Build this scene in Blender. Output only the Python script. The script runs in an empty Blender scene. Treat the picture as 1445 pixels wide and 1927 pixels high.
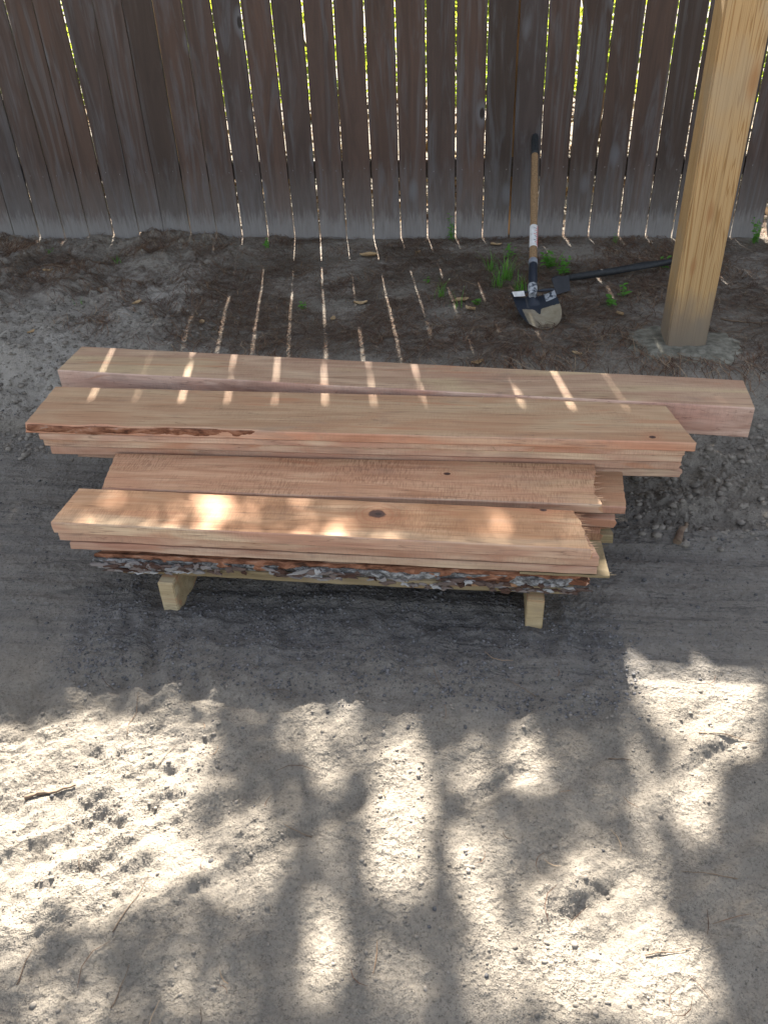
import bpy, bmesh, math, random
import numpy as np
from mathutils import Vector, Matrix
R3 = [[0.993088751133217, -0.034846076591523584, 0.11207356208689383],
      [0.11166487859407445, 0.57452221852145, -0.8108360964546175],
      [-0.03613429480753411, 0.8177468871058874, 0.5744426354018244]]
sc = bpy.context.scene
col = sc.collection
# ------------------------------------------------------------------ camera
cam_d = bpy.data.cameras.new("camera"); cam = bpy.data.objects.new("camera", cam_d); col.objects.link(cam)
m = Matrix(R3).to_4x4(); m.translation = Vector((0, 0, 1.36)); cam.matrix_world = m
cam_d.sensor_fit = 'VERTICAL'; cam_d.sensor_height = 36.0; cam_d.lens = 28.957
cam_d.clip_start = 0.02; cam_d.clip_end = 500
sc.camera = cam
# ------------------------------------------------------------------ light
SUN = Vector((-.187, .982, .735)).normalized()          # towards the sun
EL = math.asin(SUN.z); AZ = math.atan2(SUN.x, SUN.y)
w = bpy.data.worlds.new("World"); sc.world = w; w.use_nodes = True
nt = w.node_tree; bg = nt.nodes['Background']
sky = nt.nodes.new('ShaderNodeTexSky'); sky.sky_type = 'NISHITA'; sky.sun_disc = False
sky.sun_elevation = EL; sky.sun_rotation = AZ; sky.air_density = 1.0; sky.dust_density = 2.0
hs = nt.nodes.new('ShaderNodeHueSaturation'); hs.inputs['Saturation'].default_value = .5      # sky greyed to take the blue out of the shade
nt.links.new(sky.outputs[0], hs.inputs['Color']); nt.links.new(hs.outputs[0], bg.inputs[0]); bg.inputs[1].default_value = 0.062
sd = bpy.data.lights.new("sun", 'SUN'); sd.energy = 5.0; sd.angle = math.radians(0.53); sd.color = (1.0, .95, .87)
so = bpy.data.objects.new("sun", sd); col.objects.link(so)
so.rotation_euler = SUN.to_track_quat('Z', 'Y').to_euler()
sc.view_settings.view_transform = 'Standard'; sc.view_settings.look = 'None'
sc.view_settings.exposure = 2.83; sc.view_settings.gamma = 1.0
random.seed(7); rng = np.random.default_rng(7)

# ------------------------------------------------------------------ helpers
def tag(o, label=None, cat=None, group=None, kind=None):
    if label: o['label'] = label
    if cat: o['category'] = cat
    if group: o['group'] = group
    if kind: o['kind'] = kind
    return o
def link(name, me, mat=None, parent=None):
    o = bpy.data.objects.new(name, me); col.objects.link(o)
    if mat: me.materials.append(mat)
    if parent: o.parent = parent
    return o
def empty(name, loc=(0, 0, 0)):
    o = bpy.data.objects.new(name, None); col.objects.link(o); o.location = loc; o.empty_display_size = .1
    return o
def np_mesh(name, V, Fq, smooth=True):
    """V (n,3); Fq (m,k) faces of equal size"""
    V = np.asarray(V, np.float32); Fq = np.asarray(Fq, np.int32)
    me = bpy.data.meshes.new(name); k = Fq.shape[1]
    me.vertices.add(len(V)); me.vertices.foreach_set('co', V.ravel())
    me.loops.add(Fq.size); me.loops.foreach_set('vertex_index', Fq.ravel())
    me.polygons.add(len(Fq)); me.polygons.foreach_set('loop_start', np.arange(0, Fq.size, k, dtype=np.int32))
    me.polygons.foreach_set('use_smooth', np.full(len(Fq), smooth))
    me.update(calc_edges=True); me.validate()
    return me
_tab = np.random.default_rng(99).random((512, 512))
def vn(x, y, sx, sy=None, seed=0):
    """value noise in -1..1 with cell sizes sx, sy"""
    sy = sy or sx
    x = np.asarray(x, float) / sx + 17.3 * seed + 200; y = np.asarray(y, float) / sy + 31.7 * seed + 200
    xi = np.floor(x).astype(int); yi = np.floor(y).astype(int); fx = x - xi; fy = y - yi
    fx = fx * fx * (3 - 2 * fx); fy = fy * fy * (3 - 2 * fy)
    a = _tab[xi % 512, yi % 512]; b = _tab[(xi + 1) % 512, yi % 512]; c = _tab[xi % 512, (yi + 1) % 512]; d = _tab[(xi + 1) % 512, (yi + 1) % 512]
    return 2 * ((a * (1 - fx) + b * fx) * (1 - fy) + (c * (1 - fx) + d * fx) * fy) - 1
def fbm(x, y, s, o=4, seed=0):
    r = 0; a = 1; t = 0
    for i in range(o):
        r = r + a * vn(x * math.cos(i) - y * math.sin(i), x * math.sin(i) + y * math.cos(i), s / 2 ** i, None, seed + i); t += a; a *= .5
    return r / t
def ss(a, b, x):
    t = np.clip((np.asarray(x, float) - a) / (b - a), 0, 1); return t * t * (3 - 2 * t)

# ------------------------------------------------------------------ materials
class N:
    def __init__(s, name, rough=.8, spec=.3):
        s.m = bpy.data.materials.new(name); s.m.use_nodes = True; s.t = s.m.node_tree
        s.b = s.t.nodes['Principled BSDF']; s.b.inputs['Roughness'].default_value = rough
        s.b.inputs['Specular IOR Level'].default_value = spec
        s.tc = s.t.nodes.new('ShaderNodeTexCoord'); s.oi = s.t.nodes.new('ShaderNodeObjectInfo')
    def l(s, a, b): s.t.links.new(a, b)
    def coord(s, scale=(1, 1, 1), rnd=True, which='Object'):
        src = s.tc.outputs[which]
        if rnd:
            a = s.t.nodes.new('ShaderNodeVectorMath'); a.operation = 'MULTIPLY_ADD'
            cmb = s.t.nodes.new('ShaderNodeCombineXYZ')
            for i in range(3): s.l(s.oi.outputs['Random'], cmb.inputs[i])
            s.l(cmb.outputs[0], a.inputs[0]); a.inputs[1].default_value = (37, 53, 71); s.l(src, a.inputs[2]); src = a.outputs[0]
        mp = s.t.nodes.new('ShaderNodeMapping'); mp.inputs['Scale'].default_value = scale; s.l(src, mp.inputs[0])
        return mp.outputs[0]
    def noise(s, vec, scale=5, detail=4, rough=.55, dist=0):
        n = s.t.nodes.new('ShaderNodeTexNoise'); n.inputs['Scale'].default_value = scale
        n.inputs['Detail'].default_value = detail; n.inputs['Roughness'].default_value = rough; n.inputs['Distortion'].default_value = dist
        s.l(vec, n.inputs['Vector']); return n.outputs['Fac']
    def ramp(s, fac, stops):
        r = s.t.nodes.new('ShaderNodeValToRGB'); e = r.color_ramp.elements
        while len(e) < len(stops): e.new(.5)
        for k, (p, c) in zip(e, stops):
            k.position = p; k.color = (*c, 1) if not isinstance(c, (int, float)) else (c, c, c, 1)
        s.l(fac, r.inputs[0]); return r.outputs[0]
    def mix(s, fac, a, b, mode='MIX'):
        n = s.t.nodes.new('ShaderNodeMix'); n.data_type = 'RGBA'; n.blend_type = mode
        def put(i, v):
            if isinstance(v, (int, float)): n.inputs[i].default_value = v
            elif isinstance(v, tuple): n.inputs[i].default_value = (*v, 1)
            else: s.l(v, n.inputs[i])
        put(0, fac); put(6, a); put(7, b); return n.outputs[2]
    def math(s, op, a, b=0., clamp=False):
        n = s.t.nodes.new('ShaderNodeMath'); n.operation = op; n.use_clamp = clamp
        for i, v in enumerate((a, b)):
            if isinstance(v, (int, float)): n.inputs[i].default_value = v
            else: s.l(v, n.inputs[i])
        return n.outputs[0]
    def attr(s, name):
        n = s.t.nodes.new('ShaderNodeAttribute'); n.attribute_name = name; return n.outputs['Fac']
    def bump(s, h, strength=.5, dist=.01, prev=None):
        n = s.t.nodes.new('ShaderNodeBump'); n.inputs['Strength'].default_value = strength; n.inputs['Distance'].default_value = dist
        s.l(h, n.inputs['Height'])
        if prev: s.l(prev, n.inputs['Normal'])
        return n.outputs[0]
    def done(s, color=None, normal=None):
        if color is not None: s.l(color, s.b.inputs['Base Color'])
        if normal is not None: s.l(normal, s.b.inputs['Normal'])
        return s.m

def lumber(name, cols, streak, knots=None, saw=1.0, sap=None, sc_=1.0):
    """fresh sawn wood, grain along object X. cols: dark, mid, light"""
    s = N(name, .72, .25)
    v = s.coord((1.9, 17, 17)); v2 = s.coord((1.9, 5.5, 5.5)); v3 = s.coord((4, 160, 160))
    dist = None
    n1 = s.noise(v, 1.5 * sc_, 4, .5, 1.2); n2 = s.noise(v2, 1.3, 3, .5, .8); n3 = s.noise(v3, 1., 3, .6)
    c = s.ramp(n1, [(.30, cols[0]), (.48, cols[1]), (.68, cols[2])])
    c = s.mix(s.ramp(n2, [(.42, 0.), (.62, .75)]), c, streak)
    if sap: c = s.mix(s.ramp(s.noise(s.coord((1.3, 6, 6)), 1.2, 3, .5, .9), [(.52, 0.), (.68, .75)]), c, sap)
    c = s.mix(s.ramp(n3, [(.36, .22), (.55, 0.)]), c, tuple(x * .45 for x in cols[0]))
    c = s.mix(1., c, s.ramp(s.oi.outputs['Random'], [(0., (.80, .78, .76)), (.5, (1., .98, .94)), (1., (1.08, 1.1, 1.08))]), 'MULTIPLY')
    # dark mineral streaks
    c = s.mix(s.ramp(s.noise(s.coord((1.5, 60, 60)), 1.0, 4, .6, .5), [(.66, 0.), (.74, .55)]), c, tuple(x * .35 for x in cols[0]))
    # grey dirt smudges, fine drying checks along the grain
    c = s.mix(s.ramp(s.noise(s.coord((3.5, 9, 9)), 1.7, 5, .65, .5), [(.56, 0.), (.72, .38)]), c, (.17, .125, .10))
    c = s.mix(s.ramp(s.math('ABSOLUTE', s.math('SUBTRACT', s.noise(s.coord((1.3, 38, 38)), 1.3, 3, .5, .35), .5)), [(.0, .6), (.010, 0.)]), c, tuple(x * .4 for x in cols[0]))
    c = s.mix(s.ramp(s.noise(s.coord((1.1, 7, 7)), 1.9, 3, .5, 1.4), [(.60, 0.), (.68, .5)]), c, (.40, .17, .085))
    # cross-grain saw lines
    sv = s.coord((1, .12, .12), rnd=True)
    saws = s.noise(sv, 330, 2, .5); region = s.noise(s.coord((2, 6, 6)), 2.2, 2)
    amp = s.ramp(region, [(.4, .15), (.6, 1.)])
    c = s.mix(s.math('MULTIPLY', s.ramp(saws, [(.42, .30 * saw), (.52, 0.)]), amp), c, tuple(x * .5 for x in cols[0]))
    h = s.math('MULTIPLY', saws, amp)
    nb = s.bump(h, .35 * saw, .0012); nb = s.bump(n3, .3, .001, nb)
    if knots:
        for kx, ky, kz, kr in knots:
            src = s.tc.outputs['Object']
            sub = s.t.nodes.new('ShaderNodeVectorMath'); sub.operation = 'SUBTRACT'; s.l(src, sub.inputs[0]); sub.inputs[1].default_value = (kx, ky, kz)
            mp = s.t.nodes.new('ShaderNodeMapping'); mp.inputs['Scale'].default_value = (.8, 1, .4); s.l(sub.outputs[0], mp.inputs[0])
            ln = s.t.nodes.new('ShaderNodeVectorMath'); ln.operation = 'LENGTH'; s.l(mp.outputs[0], ln.inputs[0])
            d = s.math('ADD', ln.outputs['Value'], s.math('MULTIPLY', s.math('SUBTRACT', s.noise(s.tc.outputs['Object'], 40, 3), .5), kr * .9))
            q = s.math('DIVIDE', d, kr)
            rings = s.math('SINE', s.math('MULTIPLY', q, 9.)) 
            halo = s.ramp(q, [(.0, 1.), (.42, .9), (1., 0.)]) if False else s.ramp(s.math('DIVIDE', q, 4.), [(.0, 1.), (.3, .75), (1., 0.)])
            c = s.mix(s.math('MULTIPLY', halo, s.ramp(rings, [(.2, .25), (.8, .8)])), c, (.36, .14, .07))
            c = s.mix(s.ramp(q, [(.75, 1.), (1.0, 0.)]), c, (.07, .035, .025))
            c = s.mix(s.ramp(q, [(.2, .7), (.4, 0.)]), c, (.015, .01, .01))
    return s.done(c, nb)

def plain(name, c1, c2, scale=20, rough=.6, spec=.4, bump=.2, metal=0, stretch=(1, 1, 1)):
    s = N(name, rough, spec); n = s.noise(s.coord(stretch), scale, 5, .6)
    s.b.inputs['Metallic'].default_value = metal
    return s.done(s.ramp(n, [(.35, c1), (.65, c2)]), s.bump(n, bump, .002))

M = {}
M['D'] = lumber('sawn_wood_orange', ((.33, .155, .075), (.47, .26, .14), (.57, .36, .21)), (.42, .21, .105),
                knots=[(-0.2526, 1.7039, 0.1474, 0.0204), (0.1666, 1.7469, 0.1474, 0.0081)], saw=.8, sap=(.60, .44, .28))
M['C'] = lumber('sawn_wood_saw_marked', ((.38, .19, .105), (.47, .26, .155), (.54, .33, .20)), (.42, .21, .12), knots=[(-0.086, 1.9243, 0.1366, 0.0086)], saw=1.8, sap=(.50, .35, .20))
M['B'] = lumber('sawn_wood_tan', ((.36, .21, .12), (.43, .275, .165), (.50, .345, .21)), (.40, .215, .12), knots=[(0.4622, 2.0017, 0.2205, 0.0086)], saw=.45, sap=(.48, .37, .23), sc_=.7)
M['A'] = lumber('sawn_wood_rosy', ((.29, .175, .11), (.40, .265, .175), (.49, .35, .235)), (.33, .19, .125), saw=.4, sap=(.45, .34, .20), sc_=.8)
M['pink'] = lumber('sawn_wood_pink', ((.36, .20, .13), (.48, .30, .21), (.58, .41, .29)), (.42, .21, .14), saw=.6, sap=(.64, .50, .34))
M['mauve'] = lumber('sawn_wood_mauve', ((.34, .20, .15), (.46, .30, .235), (.56, .40, .32)), (.44, .235, .18), saw=.5, sap=(.56, .40, .33))
M['edgeB'] = lumber('sawn_wood_salmon', ((.42, .22, .135), (.54, .32, .21), (.60, .40, .27)), (.55, .25, .15), saw=.4, sap=(.56, .38, .24))
M['old'] = lumber('weathered_board', ((.20, .15, .085), (.29, .225, .13), (.36, .29, .18)), (.22, .16, .08), saw=.3)
M['dim'] = lumber('yellow_pine', ((.36, .27, .15), (.48, .375, .225), (.58, .475, .31)), (.40, .30, .17), saw=.2)
s = N('bark_face', .9, .15)
n = s.noise(s.coord((5, 14, 14)), 4, 6, .65, .6); n2 = s.noise(s.coord((1.2, 5, 5)), 6, 4)
c = s.ramp(n, [(.32, (.045, .022, .014)), (.45, (.16, .065, .035)), (.6, (.30, .14, .08)), (.72, (.36, .26, .2))])
M['bark'] = s.done(c, s.bump(n, 1., .006))
s = N('grey_bark', .95, .1)
n = s.noise(s.coord((9, 16, 16)), 5, 6, .7, .8)
c = s.ramp(n, [(.34, (.03, .026, .024)), (.48, (.13, .12, .11)), (.6, (.30, .29, .275)), (.8, (.45, .43, .41))])
M['greybark'] = s.done(c, s.bump(n, 1., .006))
# fence board: dark brown stain, weathered grey streaks, mud splash near the ground
s = N('stained_fence_board', .75, .25)
n1 = s.noise(s.coord((14, 14, 1.4)), 1.2, 5, .55, 1.5); n2 = s.noise(s.coord((10, 10, 1.2)), 1.4, 4, .6, 1.5); n3 = s.noise(s.coord((90, 90, 5)), 1.6, 4, .6)
sep = s.t.nodes.new('ShaderNodeSeparateXYZ'); s.l(s.tc.outputs['Object'], sep.inputs[0])
z = sep.outputs[2]
basec = s.ramp(s.oi.outputs['Random'], [(0., (.047, .033, .026)), (.35, (.082, .050, .037)), (.6, (.053, .041, .037)), (.8, (.088, .053, .039)), (1., (.062, .049, .045))])
c = s.mix(s.ramp(n1, [(.35, .5), (.62, 0.)]), basec, (.030, .022, .018))
wth = s.math('MULTIPLY', s.ramp(n2, [(.5, 0.), (.64, 1.)]), s.ramp(n3, [(.3, .35), (.55, 1.)]))
c = s.mix(s.math('MULTIPLY', wth, .45), c, (.10, .10, .105))
kv = s.t.nodes.new('ShaderNodeTexVoronoi'); kv.inputs['Scale'].default_value = 1.; kv.inputs['Randomness'].default_value = 1.; s.l(s.coord((6, 0, 2.6)), kv.inputs['Vector'])
kd = s.math('ADD', kv.outputs['Distance'], s.math('MULTIPLY', s.math('SUBTRACT', n3, .5), .06))
c = s.mix(s.ramp(kd, [(.05, .0), (.08, .7), (.13, .5), (.2, 0.)]), c, (.12, .12, .125))
c = s.mix(s.ramp(kd, [(.05, .85), (.08, 0.)]), c, (.015, .012, .011))
# arched flat-sawn grain
wv = s.t.nodes.new('ShaderNodeTexWave'); wv.wave_type = 'BANDS'; wv.bands_direction = 'X'
wv.inputs['Scale'].default_value = 8; wv.inputs['Distortion'].default_value = 16; wv.inputs['Detail'].default_value = 2; wv.inputs['Detail Scale'].default_value = .6
s.l(s.coord((1, 1, .10)), wv.inputs['Vector'])
c = s.mix(s.math('MULTIPLY', s.ramp(wv.outputs[0], [(.6, 0.), (.85, 1.)]), s.math('MULTIPLY', s.ramp(s.noise(s.coord((2, 2, .6)), 2.2, 2), [(.52, 0.), (.66, 1.)]), .4)), c, (.105, .10, .10))
zz = s.math('ADD', z, s.math('MULTIPLY', s.math('SUBTRACT', s.noise(s.coord((60, 60, 9), which='Object'), 1.3, 5, .65), .5), .22))
spl = s.ramp(s.math('MULTIPLY', zz, 2.), [(.0, .95), (.16, .75), (.30, .28), (.8, 0.)])
c = s.mix(spl, c, s.mix(n3, (.15, .14, .13), (.27, .25, .23)))
M['fence'] = s.done(c, s.bump(n3, .5, .002, s.bump(n1, .4, .003)))
# warm treated pine post
s = N('treated_pine', .7, .25)
g = s.noise(s.coord((16, 16, .3), rnd=False), 1.3, 2, .45, 1.2)
wv = s.t.nodes.new('ShaderNodeMath'); 
rings = s.math('SINE', s.math('MULTIPLY', g, 95.))
fine = s.noise(s.coord((150, 150, 5), rnd=False), 1.2, 3, .6)
c = s.mix(s.ramp(rings, [(.35, 0.), (.9, .85)]), (.43, .275, .125), (.26, .135, .045))
c = s.mix(s.ramp(fine, [(.35, .35), (.6, 0.)]), c, (.32, .2, .09))
c = s.mix(s.ramp(s.noise(s.coord((2.5, 2.5, 1.6), rnd=False), 1.6, 3), [(.48, 0.), (.6, .5)]), c, (.33, .26, .17))
c = s.mix(s.ramp(s.noise(s.coord((70, 70, .9), rnd=False), 1.1, 3, .5, .3), [(.66, 0.), (.70, .4)]), c, (.2, .12, .05))
for kx, ky, kz, kr in [(.83, 3.03, .93, .012), (.772, 3.03, .52, .008), (.747, 3.03, .33, .007)]:
    sub = s.t.nodes.new('ShaderNodeVectorMath'); sub.operation = 'SUBTRACT'; s.l(s.tc.outputs['Object'], sub.inputs[0]); sub.inputs[1].default_value = (kx - .7735, 0, kz)
    mp = s.t.nodes.new('ShaderNodeMapping'); mp.inputs['Scale'].default_value = (1, 0, .3); s.l(sub.outputs[0], mp.inputs[0])
    ln = s.t.nodes.new('ShaderNodeVectorMath'); ln.operation = 'LENGTH'; s.l(mp.outputs[0], ln.inputs[0])
    q = s.math('DIVIDE', ln.outputs['Value'], kr)
    c = s.mix(s.ramp(s.math('DIVIDE', q, 2.), [(.3, .8), (1., 0.)]), c, (.30, .15, .06))
sep = s.t.nodes.new('ShaderNodeSeparateXYZ'); s.l(s.tc.outputs['Object'], sep.inputs[0])
zz = s.math('ADD', sep.outputs[2], s.math('MULTIPLY', s.math('SUBTRACT', s.noise(s.coord((20, 20, 8), rnd=False), 1.5, 4), .5), .16))
c = s.mix(s.ramp(s.math('MULTIPLY', zz, 2.), [(.02, .9), (.25, .7), (.5, 0.)]), c, (.17, .14, .108))
M['post'] = s.done(c, s.bump(fine, .4, .0015, s.bump(rings, .12, .001)))
# soil
s = N('sandy_soil', .95, .12)
ob = s.tc.outputs['Object']
n1 = s.noise(ob, 3, 5, .6); n2 = s.noise(ob, 26, 6, .7); n3 = s.noise(ob, 140, 5, .75); n4 = s.noise(ob, 520, 2, .6)
c = s.ramp(n1, [(.3, (.215, .188, .152)), (.7, (.30, .262, .212))])
c = s.mix(s.ramp(n2, [(.3, .5), (.6, 0.)]), c, (.15, .13, .108))
c = s.mix(s.ramp(n3, [(.6, 0.), (.75, .35)]), c, (.34, .305, .255))
dk = s.attr('firm_shade'); c = s.mix(s.math('MULTIPLY', dk, .9), c, s.mix(n2, (.118, .108, .098), (.20, .184, .168)))  # greyer firm soil; the attribute also carries the painted stack shadow
strk = s.noise(s.coord((1.2, 30, 1), rnd=False), 1.5, 5, .65, .3)
c = s.mix(s.math('MULTIPLY', dk, s.ramp(strk, [(.35, .5), (.55, 0.)])), c, (.05, .049, .05))
c = s.mix(s.ramp(n3, [(.32, .75), (.47, 0.)]), c, (.055, .048, .042))  # dark specks painted as shade between the grains
c = s.mix(s.math('MULTIPLY', dk, s.ramp(s.noise(ob, 60, 5, .75), [(.56, 0.), (.66, .7)])), c, (.24, .23, .225))
ln = s.noise(s.coord((1.0, 9, 1), rnd=False), 2.2, 4, .55, .5)
lines = s.ramp(s.math('ABSOLUTE', s.math('SUBTRACT', ln, .5)), [(.0, 1.), (.012, 0.)])
c = s.mix(s.math('MULTIPLY', s.math('MULTIPLY', lines, dk), .8), c, (.03, .028, .028))
c = s.mix(s.math('MULTIPLY', s.attr('loose'), s.ramp(n2, [(.3, .2), (.55, .8)])), c, (.36, .325, .28))
mu = s.attr('mulch'); mm = s.math('MULTIPLY', mu, s.ramp(s.math('ADD', s.math('MULTIPLY', n2, .6), s.math('MULTIPLY', n1, .4)), [(.46, .0), (.56, .9)]))
c = s.mix(mm, c, s.ramp(n3, [(.35, (.075, .055, .042)), (.65, (.22, .175, .14))]))
vo = s.t.nodes.new('ShaderNodeTexVoronoi'); vo.feature = 'DISTANCE_TO_EDGE'; vo.inputs['Scale'].default_value = 24
dm = s.t.nodes.new('ShaderNodeVectorMath'); dm.operation = 'MULTIPLY_ADD'; 
nc = s.t.nodes.new('ShaderNodeTexNoise'); nc.inputs['Scale'].default_value = 9; s.l(ob, nc.inputs['Vector']); s.l(nc.outputs['Color'], dm.inputs[0]); dm.inputs[1].default_value = (.16, .16, .16); s.l(ob, dm.inputs[2])
s.l(dm.outputs[0], vo.inputs['Vector'])
cr = s.ramp(vo.outputs['Distance'], [(.0, 0.), (.035, 1.)])
crm = s.math('MULTIPLY', s.attr('crack'), s.ramp(s.noise(ob, 7.3, 4), [(.56, 0.), (.66, .5)]))
crh = s.mix(crm, (1, 1, 1), cr)
c = s.mix(s.math('MULTIPLY', crm, s.math('SUBTRACT', 1., cr)), c, (.13, .11, .09))
nb = s.bump(n2, .8, .016); nb = s.bump(n3, .9, .006, nb); nb = s.bump(n4, .8, .002, nb); nb = s.bump(crh, .7, .004, nb)
nb = s.bump(strk, .25, .004, nb)
v2 = s.t.nodes.new('ShaderNodeTexVoronoi'); v2.inputs['Scale'].default_value = 75; v2.inputs['Detail'].default_value = 2; d2 = s.t.nodes.new('ShaderNodeVectorMath'); d2.operation = 'MULTIPLY_ADD'; s.l(nc.outputs['Color'], d2.inputs[0]); d2.inputs[1].default_value = (.02, .02, .02); s.l(ob, d2.inputs[2]); s.l(d2.outputs[0], v2.inputs['Vector'])
nb = s.bump(s.math('MULTIPLY', v2.outputs['Distance'], s.ramp(s.noise(ob, 9, 4, .6), [(.42, .1), (.6, -1.)] if False else [(.42, .1), (.6, 1.)])), -.9 if False else .9, .006, nb)
M['soil'] = s.done(c, nb)
def leafmat(name, c1, c2, trans):
    s = N(name, .55, .3); c = s.ramp(s.noise(s.tc.outputs['Object'], 2.5, 2), [(.35, c1), (.65, c2)])
    c = s.mix(s.ramp(s.noise(s.tc.outputs['Object'], 21, 2), [(.4, 0.), (.6, .5)]), c, tuple(x * .6 for x in c1))
    tr = s.t.nodes.new('ShaderNodeBsdfTranslucent'); mx = s.t.nodes.new('ShaderNodeMixShader'); mx.inputs[0].default_value = trans
    s.l(c, s.b.inputs['Base Color'])
    tc = s.mix(1., c, (2.4, 2.2, 1.0), 'MULTIPLY'); s.l(tc, tr.inputs[0])
    out = s.t.nodes['Material Output']; s.l(s.b.outputs[0], mx.inputs[1]); s.l(tr.outputs[0], mx.inputs[2]); s.l(mx.outputs[0], out.inputs[0])
    return s.m
M['leaf'] = leafmat('tree_leaf', (.05, .085, .02), (.085, .12, .03), .18)
M['shrubleaf'] = leafmat('shrub_leaf', (.10, .15, .025), (.22, .26, .05), .55)
M['weed'] = leafmat('weed_leaf', (.08, .22, .035), (.15, .34, .06), .35)
M['treebark'] = plain('tree_bark', (.06, .045, .035), (.17, .13, .10), 12, .9, .1, .8, stretch=(3, 3, .6))
def island(name, stops, rough=.85):
    s = N(name, rough, .15); g = s.t.nodes.new('ShaderNodeNewGeometry')
    return s.done(s.ramp(g.outputs['Random Per Island'], stops))
M['needle'] = island('pine_needle', [(0., (.05, .028, .018)), (.45, (.12, .065, .042)), (.85, (.21, .13, .08)), (1., (.34, .25, .16))])
M['needle_old'] = plain('pine_needle', (.07, .036, .021), (.20, .115, .065), 30, .8, .15)
M['litterleaf'] = island('litter_leaf', [(0., (.05, .03, .015)), (.5, (.13, .075, .03)), (.85, (.22, .13, .05)), (1., (.32, .22, .11))])
M['dryleaf'] = plain('dry_leaf', (.30, .19, .09), (.45, .33, .19), 18, .8, .15)
M['flake'] = island('bark_plate', [(0., (.06, .03, .02)), (.5, (.12, .085, .07)), (.8, (.22, .20, .185)), (1., (.34, .33, .315))])
M['twig'] = plain('twig', (.10, .065, .045), (.22, .16, .11), 25, .85, .15)
M['clod_dark'] = plain('shaded_soil_clod', (.055, .053, .053), (.115, .11, .107), 45, .95, .1, .6)  # darker copy of the soil clod, for crumbs in the painted shade
M['clod_mid'] = plain('churned_soil', (.05, .047, .046), (.19, .18, .175), 120, .95, .1, .6)
M['clod'] = plain('soil_clod', (.12, .105, .088), (.24, .21, .175), 45, .95, .1, .6)
M['concrete'] = plain('footing_concrete', (.10, .092, .072), (.215, .20, .16), 34, .9, .1, 1.)
M['black'] = plain('black_paint', (.008, .009, .011), (.018, .02, .024), 30, .38, .5, .25)
M['rubber'] = plain('black_rubber', (.010, .011, .012), (.022, .024, .026), 60, .65, .4, .3)
M['white'] = plain('white_label', (.52, .50, .47), (.66, .65, .63), 60, .6, .3)
M['red'] = plain('red_print', (.45, .05, .04), (.55, .08, .06), 60, .6, .3)
M['print'] = plain('grey_print', (.09, .09, .10), (.12, .12, .13), 60, .6, .3)
M['ring'] = plain('grey_ring', (.16, .17, .19), (.22, .23, .25), 40, .5, .4)
M['handle'] = plain('ash_handle', (.16, .095, .045), (.30, .19, .10), 3, .6, .3, .3, stretch=(60, 60, 4))
s = N('worn_shovel_paint', .42, .5)
n = s.noise(s.coord((1, 1, 1), rnd=False), 26, 5, .7)
sep = s.t.nodes.new('ShaderNodeSeparateXYZ'); s.l(s.tc.outputs['Object'], sep.inputs[0])
c = s.mix(s.ramp(n, [(.64, 0.), (.72, .5)]), (.010, .015, .026), (.25, .25, .25))
M['blade'] = s.done(c, s.bump(n, .3, .001))
s = N('scratched_white_paint', .5, .4); n = s.noise(s.coord((1, 1, .5), rnd=False), 55, 5, .7)
M['scratch'] = s.done(s.ramp(n, [(.42, (.015, .022, .035)), (.52, (.36, .37, .38))]), s.bump(n, .3, .001))
s = N('scoured_steel', .38, .5); n = s.noise(s.coord((1, 1, 1), rnd=False), 22, 5, .65)
s.b.inputs['Metallic'].default_value = .55
c = s.ramp(n, [(.3, (.17, .10, .05)), (.40, (.30, .25, .175)), (.7, (.42, .37, .28))]); M['steel'] = s.done(c, s.bump(n, .3, .001))

# ================================================================== SETTING: ground
def mulchmask(x, y):
    e = fbm(x, y, .35, 3, 5)
    return ss(2.75, 3.0, y + .18 * e + .35 * ss(-.9, -1.9, x) * -1) * (1 - .75 * ss(-1.5, -2.1, x + .2 * e) * ss(3.9, 3.4, y))
def firm_shade_mask(x, y):
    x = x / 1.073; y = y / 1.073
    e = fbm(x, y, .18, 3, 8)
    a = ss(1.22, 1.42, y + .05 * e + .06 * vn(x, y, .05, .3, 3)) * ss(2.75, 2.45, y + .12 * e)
    stack_shade = ss(-1.05, -.93, x + .03 * e) * ss(.36, .30, x + .03 * e) * ss(1.16, 1.22, y + .03 * e) * ss(1.6, 1.45, y)  # shadow of the lumber stack painted into the soil colour
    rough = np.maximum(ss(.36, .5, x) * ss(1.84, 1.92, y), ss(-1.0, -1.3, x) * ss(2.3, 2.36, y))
    return np.clip(a * (.62 + .1 * e) * (1 - .7 * rough) * (1 - .9 * ss(-1.0, -1.3, x) * ss(2.3, 2.36, y)) + .35 * stack_shade, 0, 1)
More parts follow.
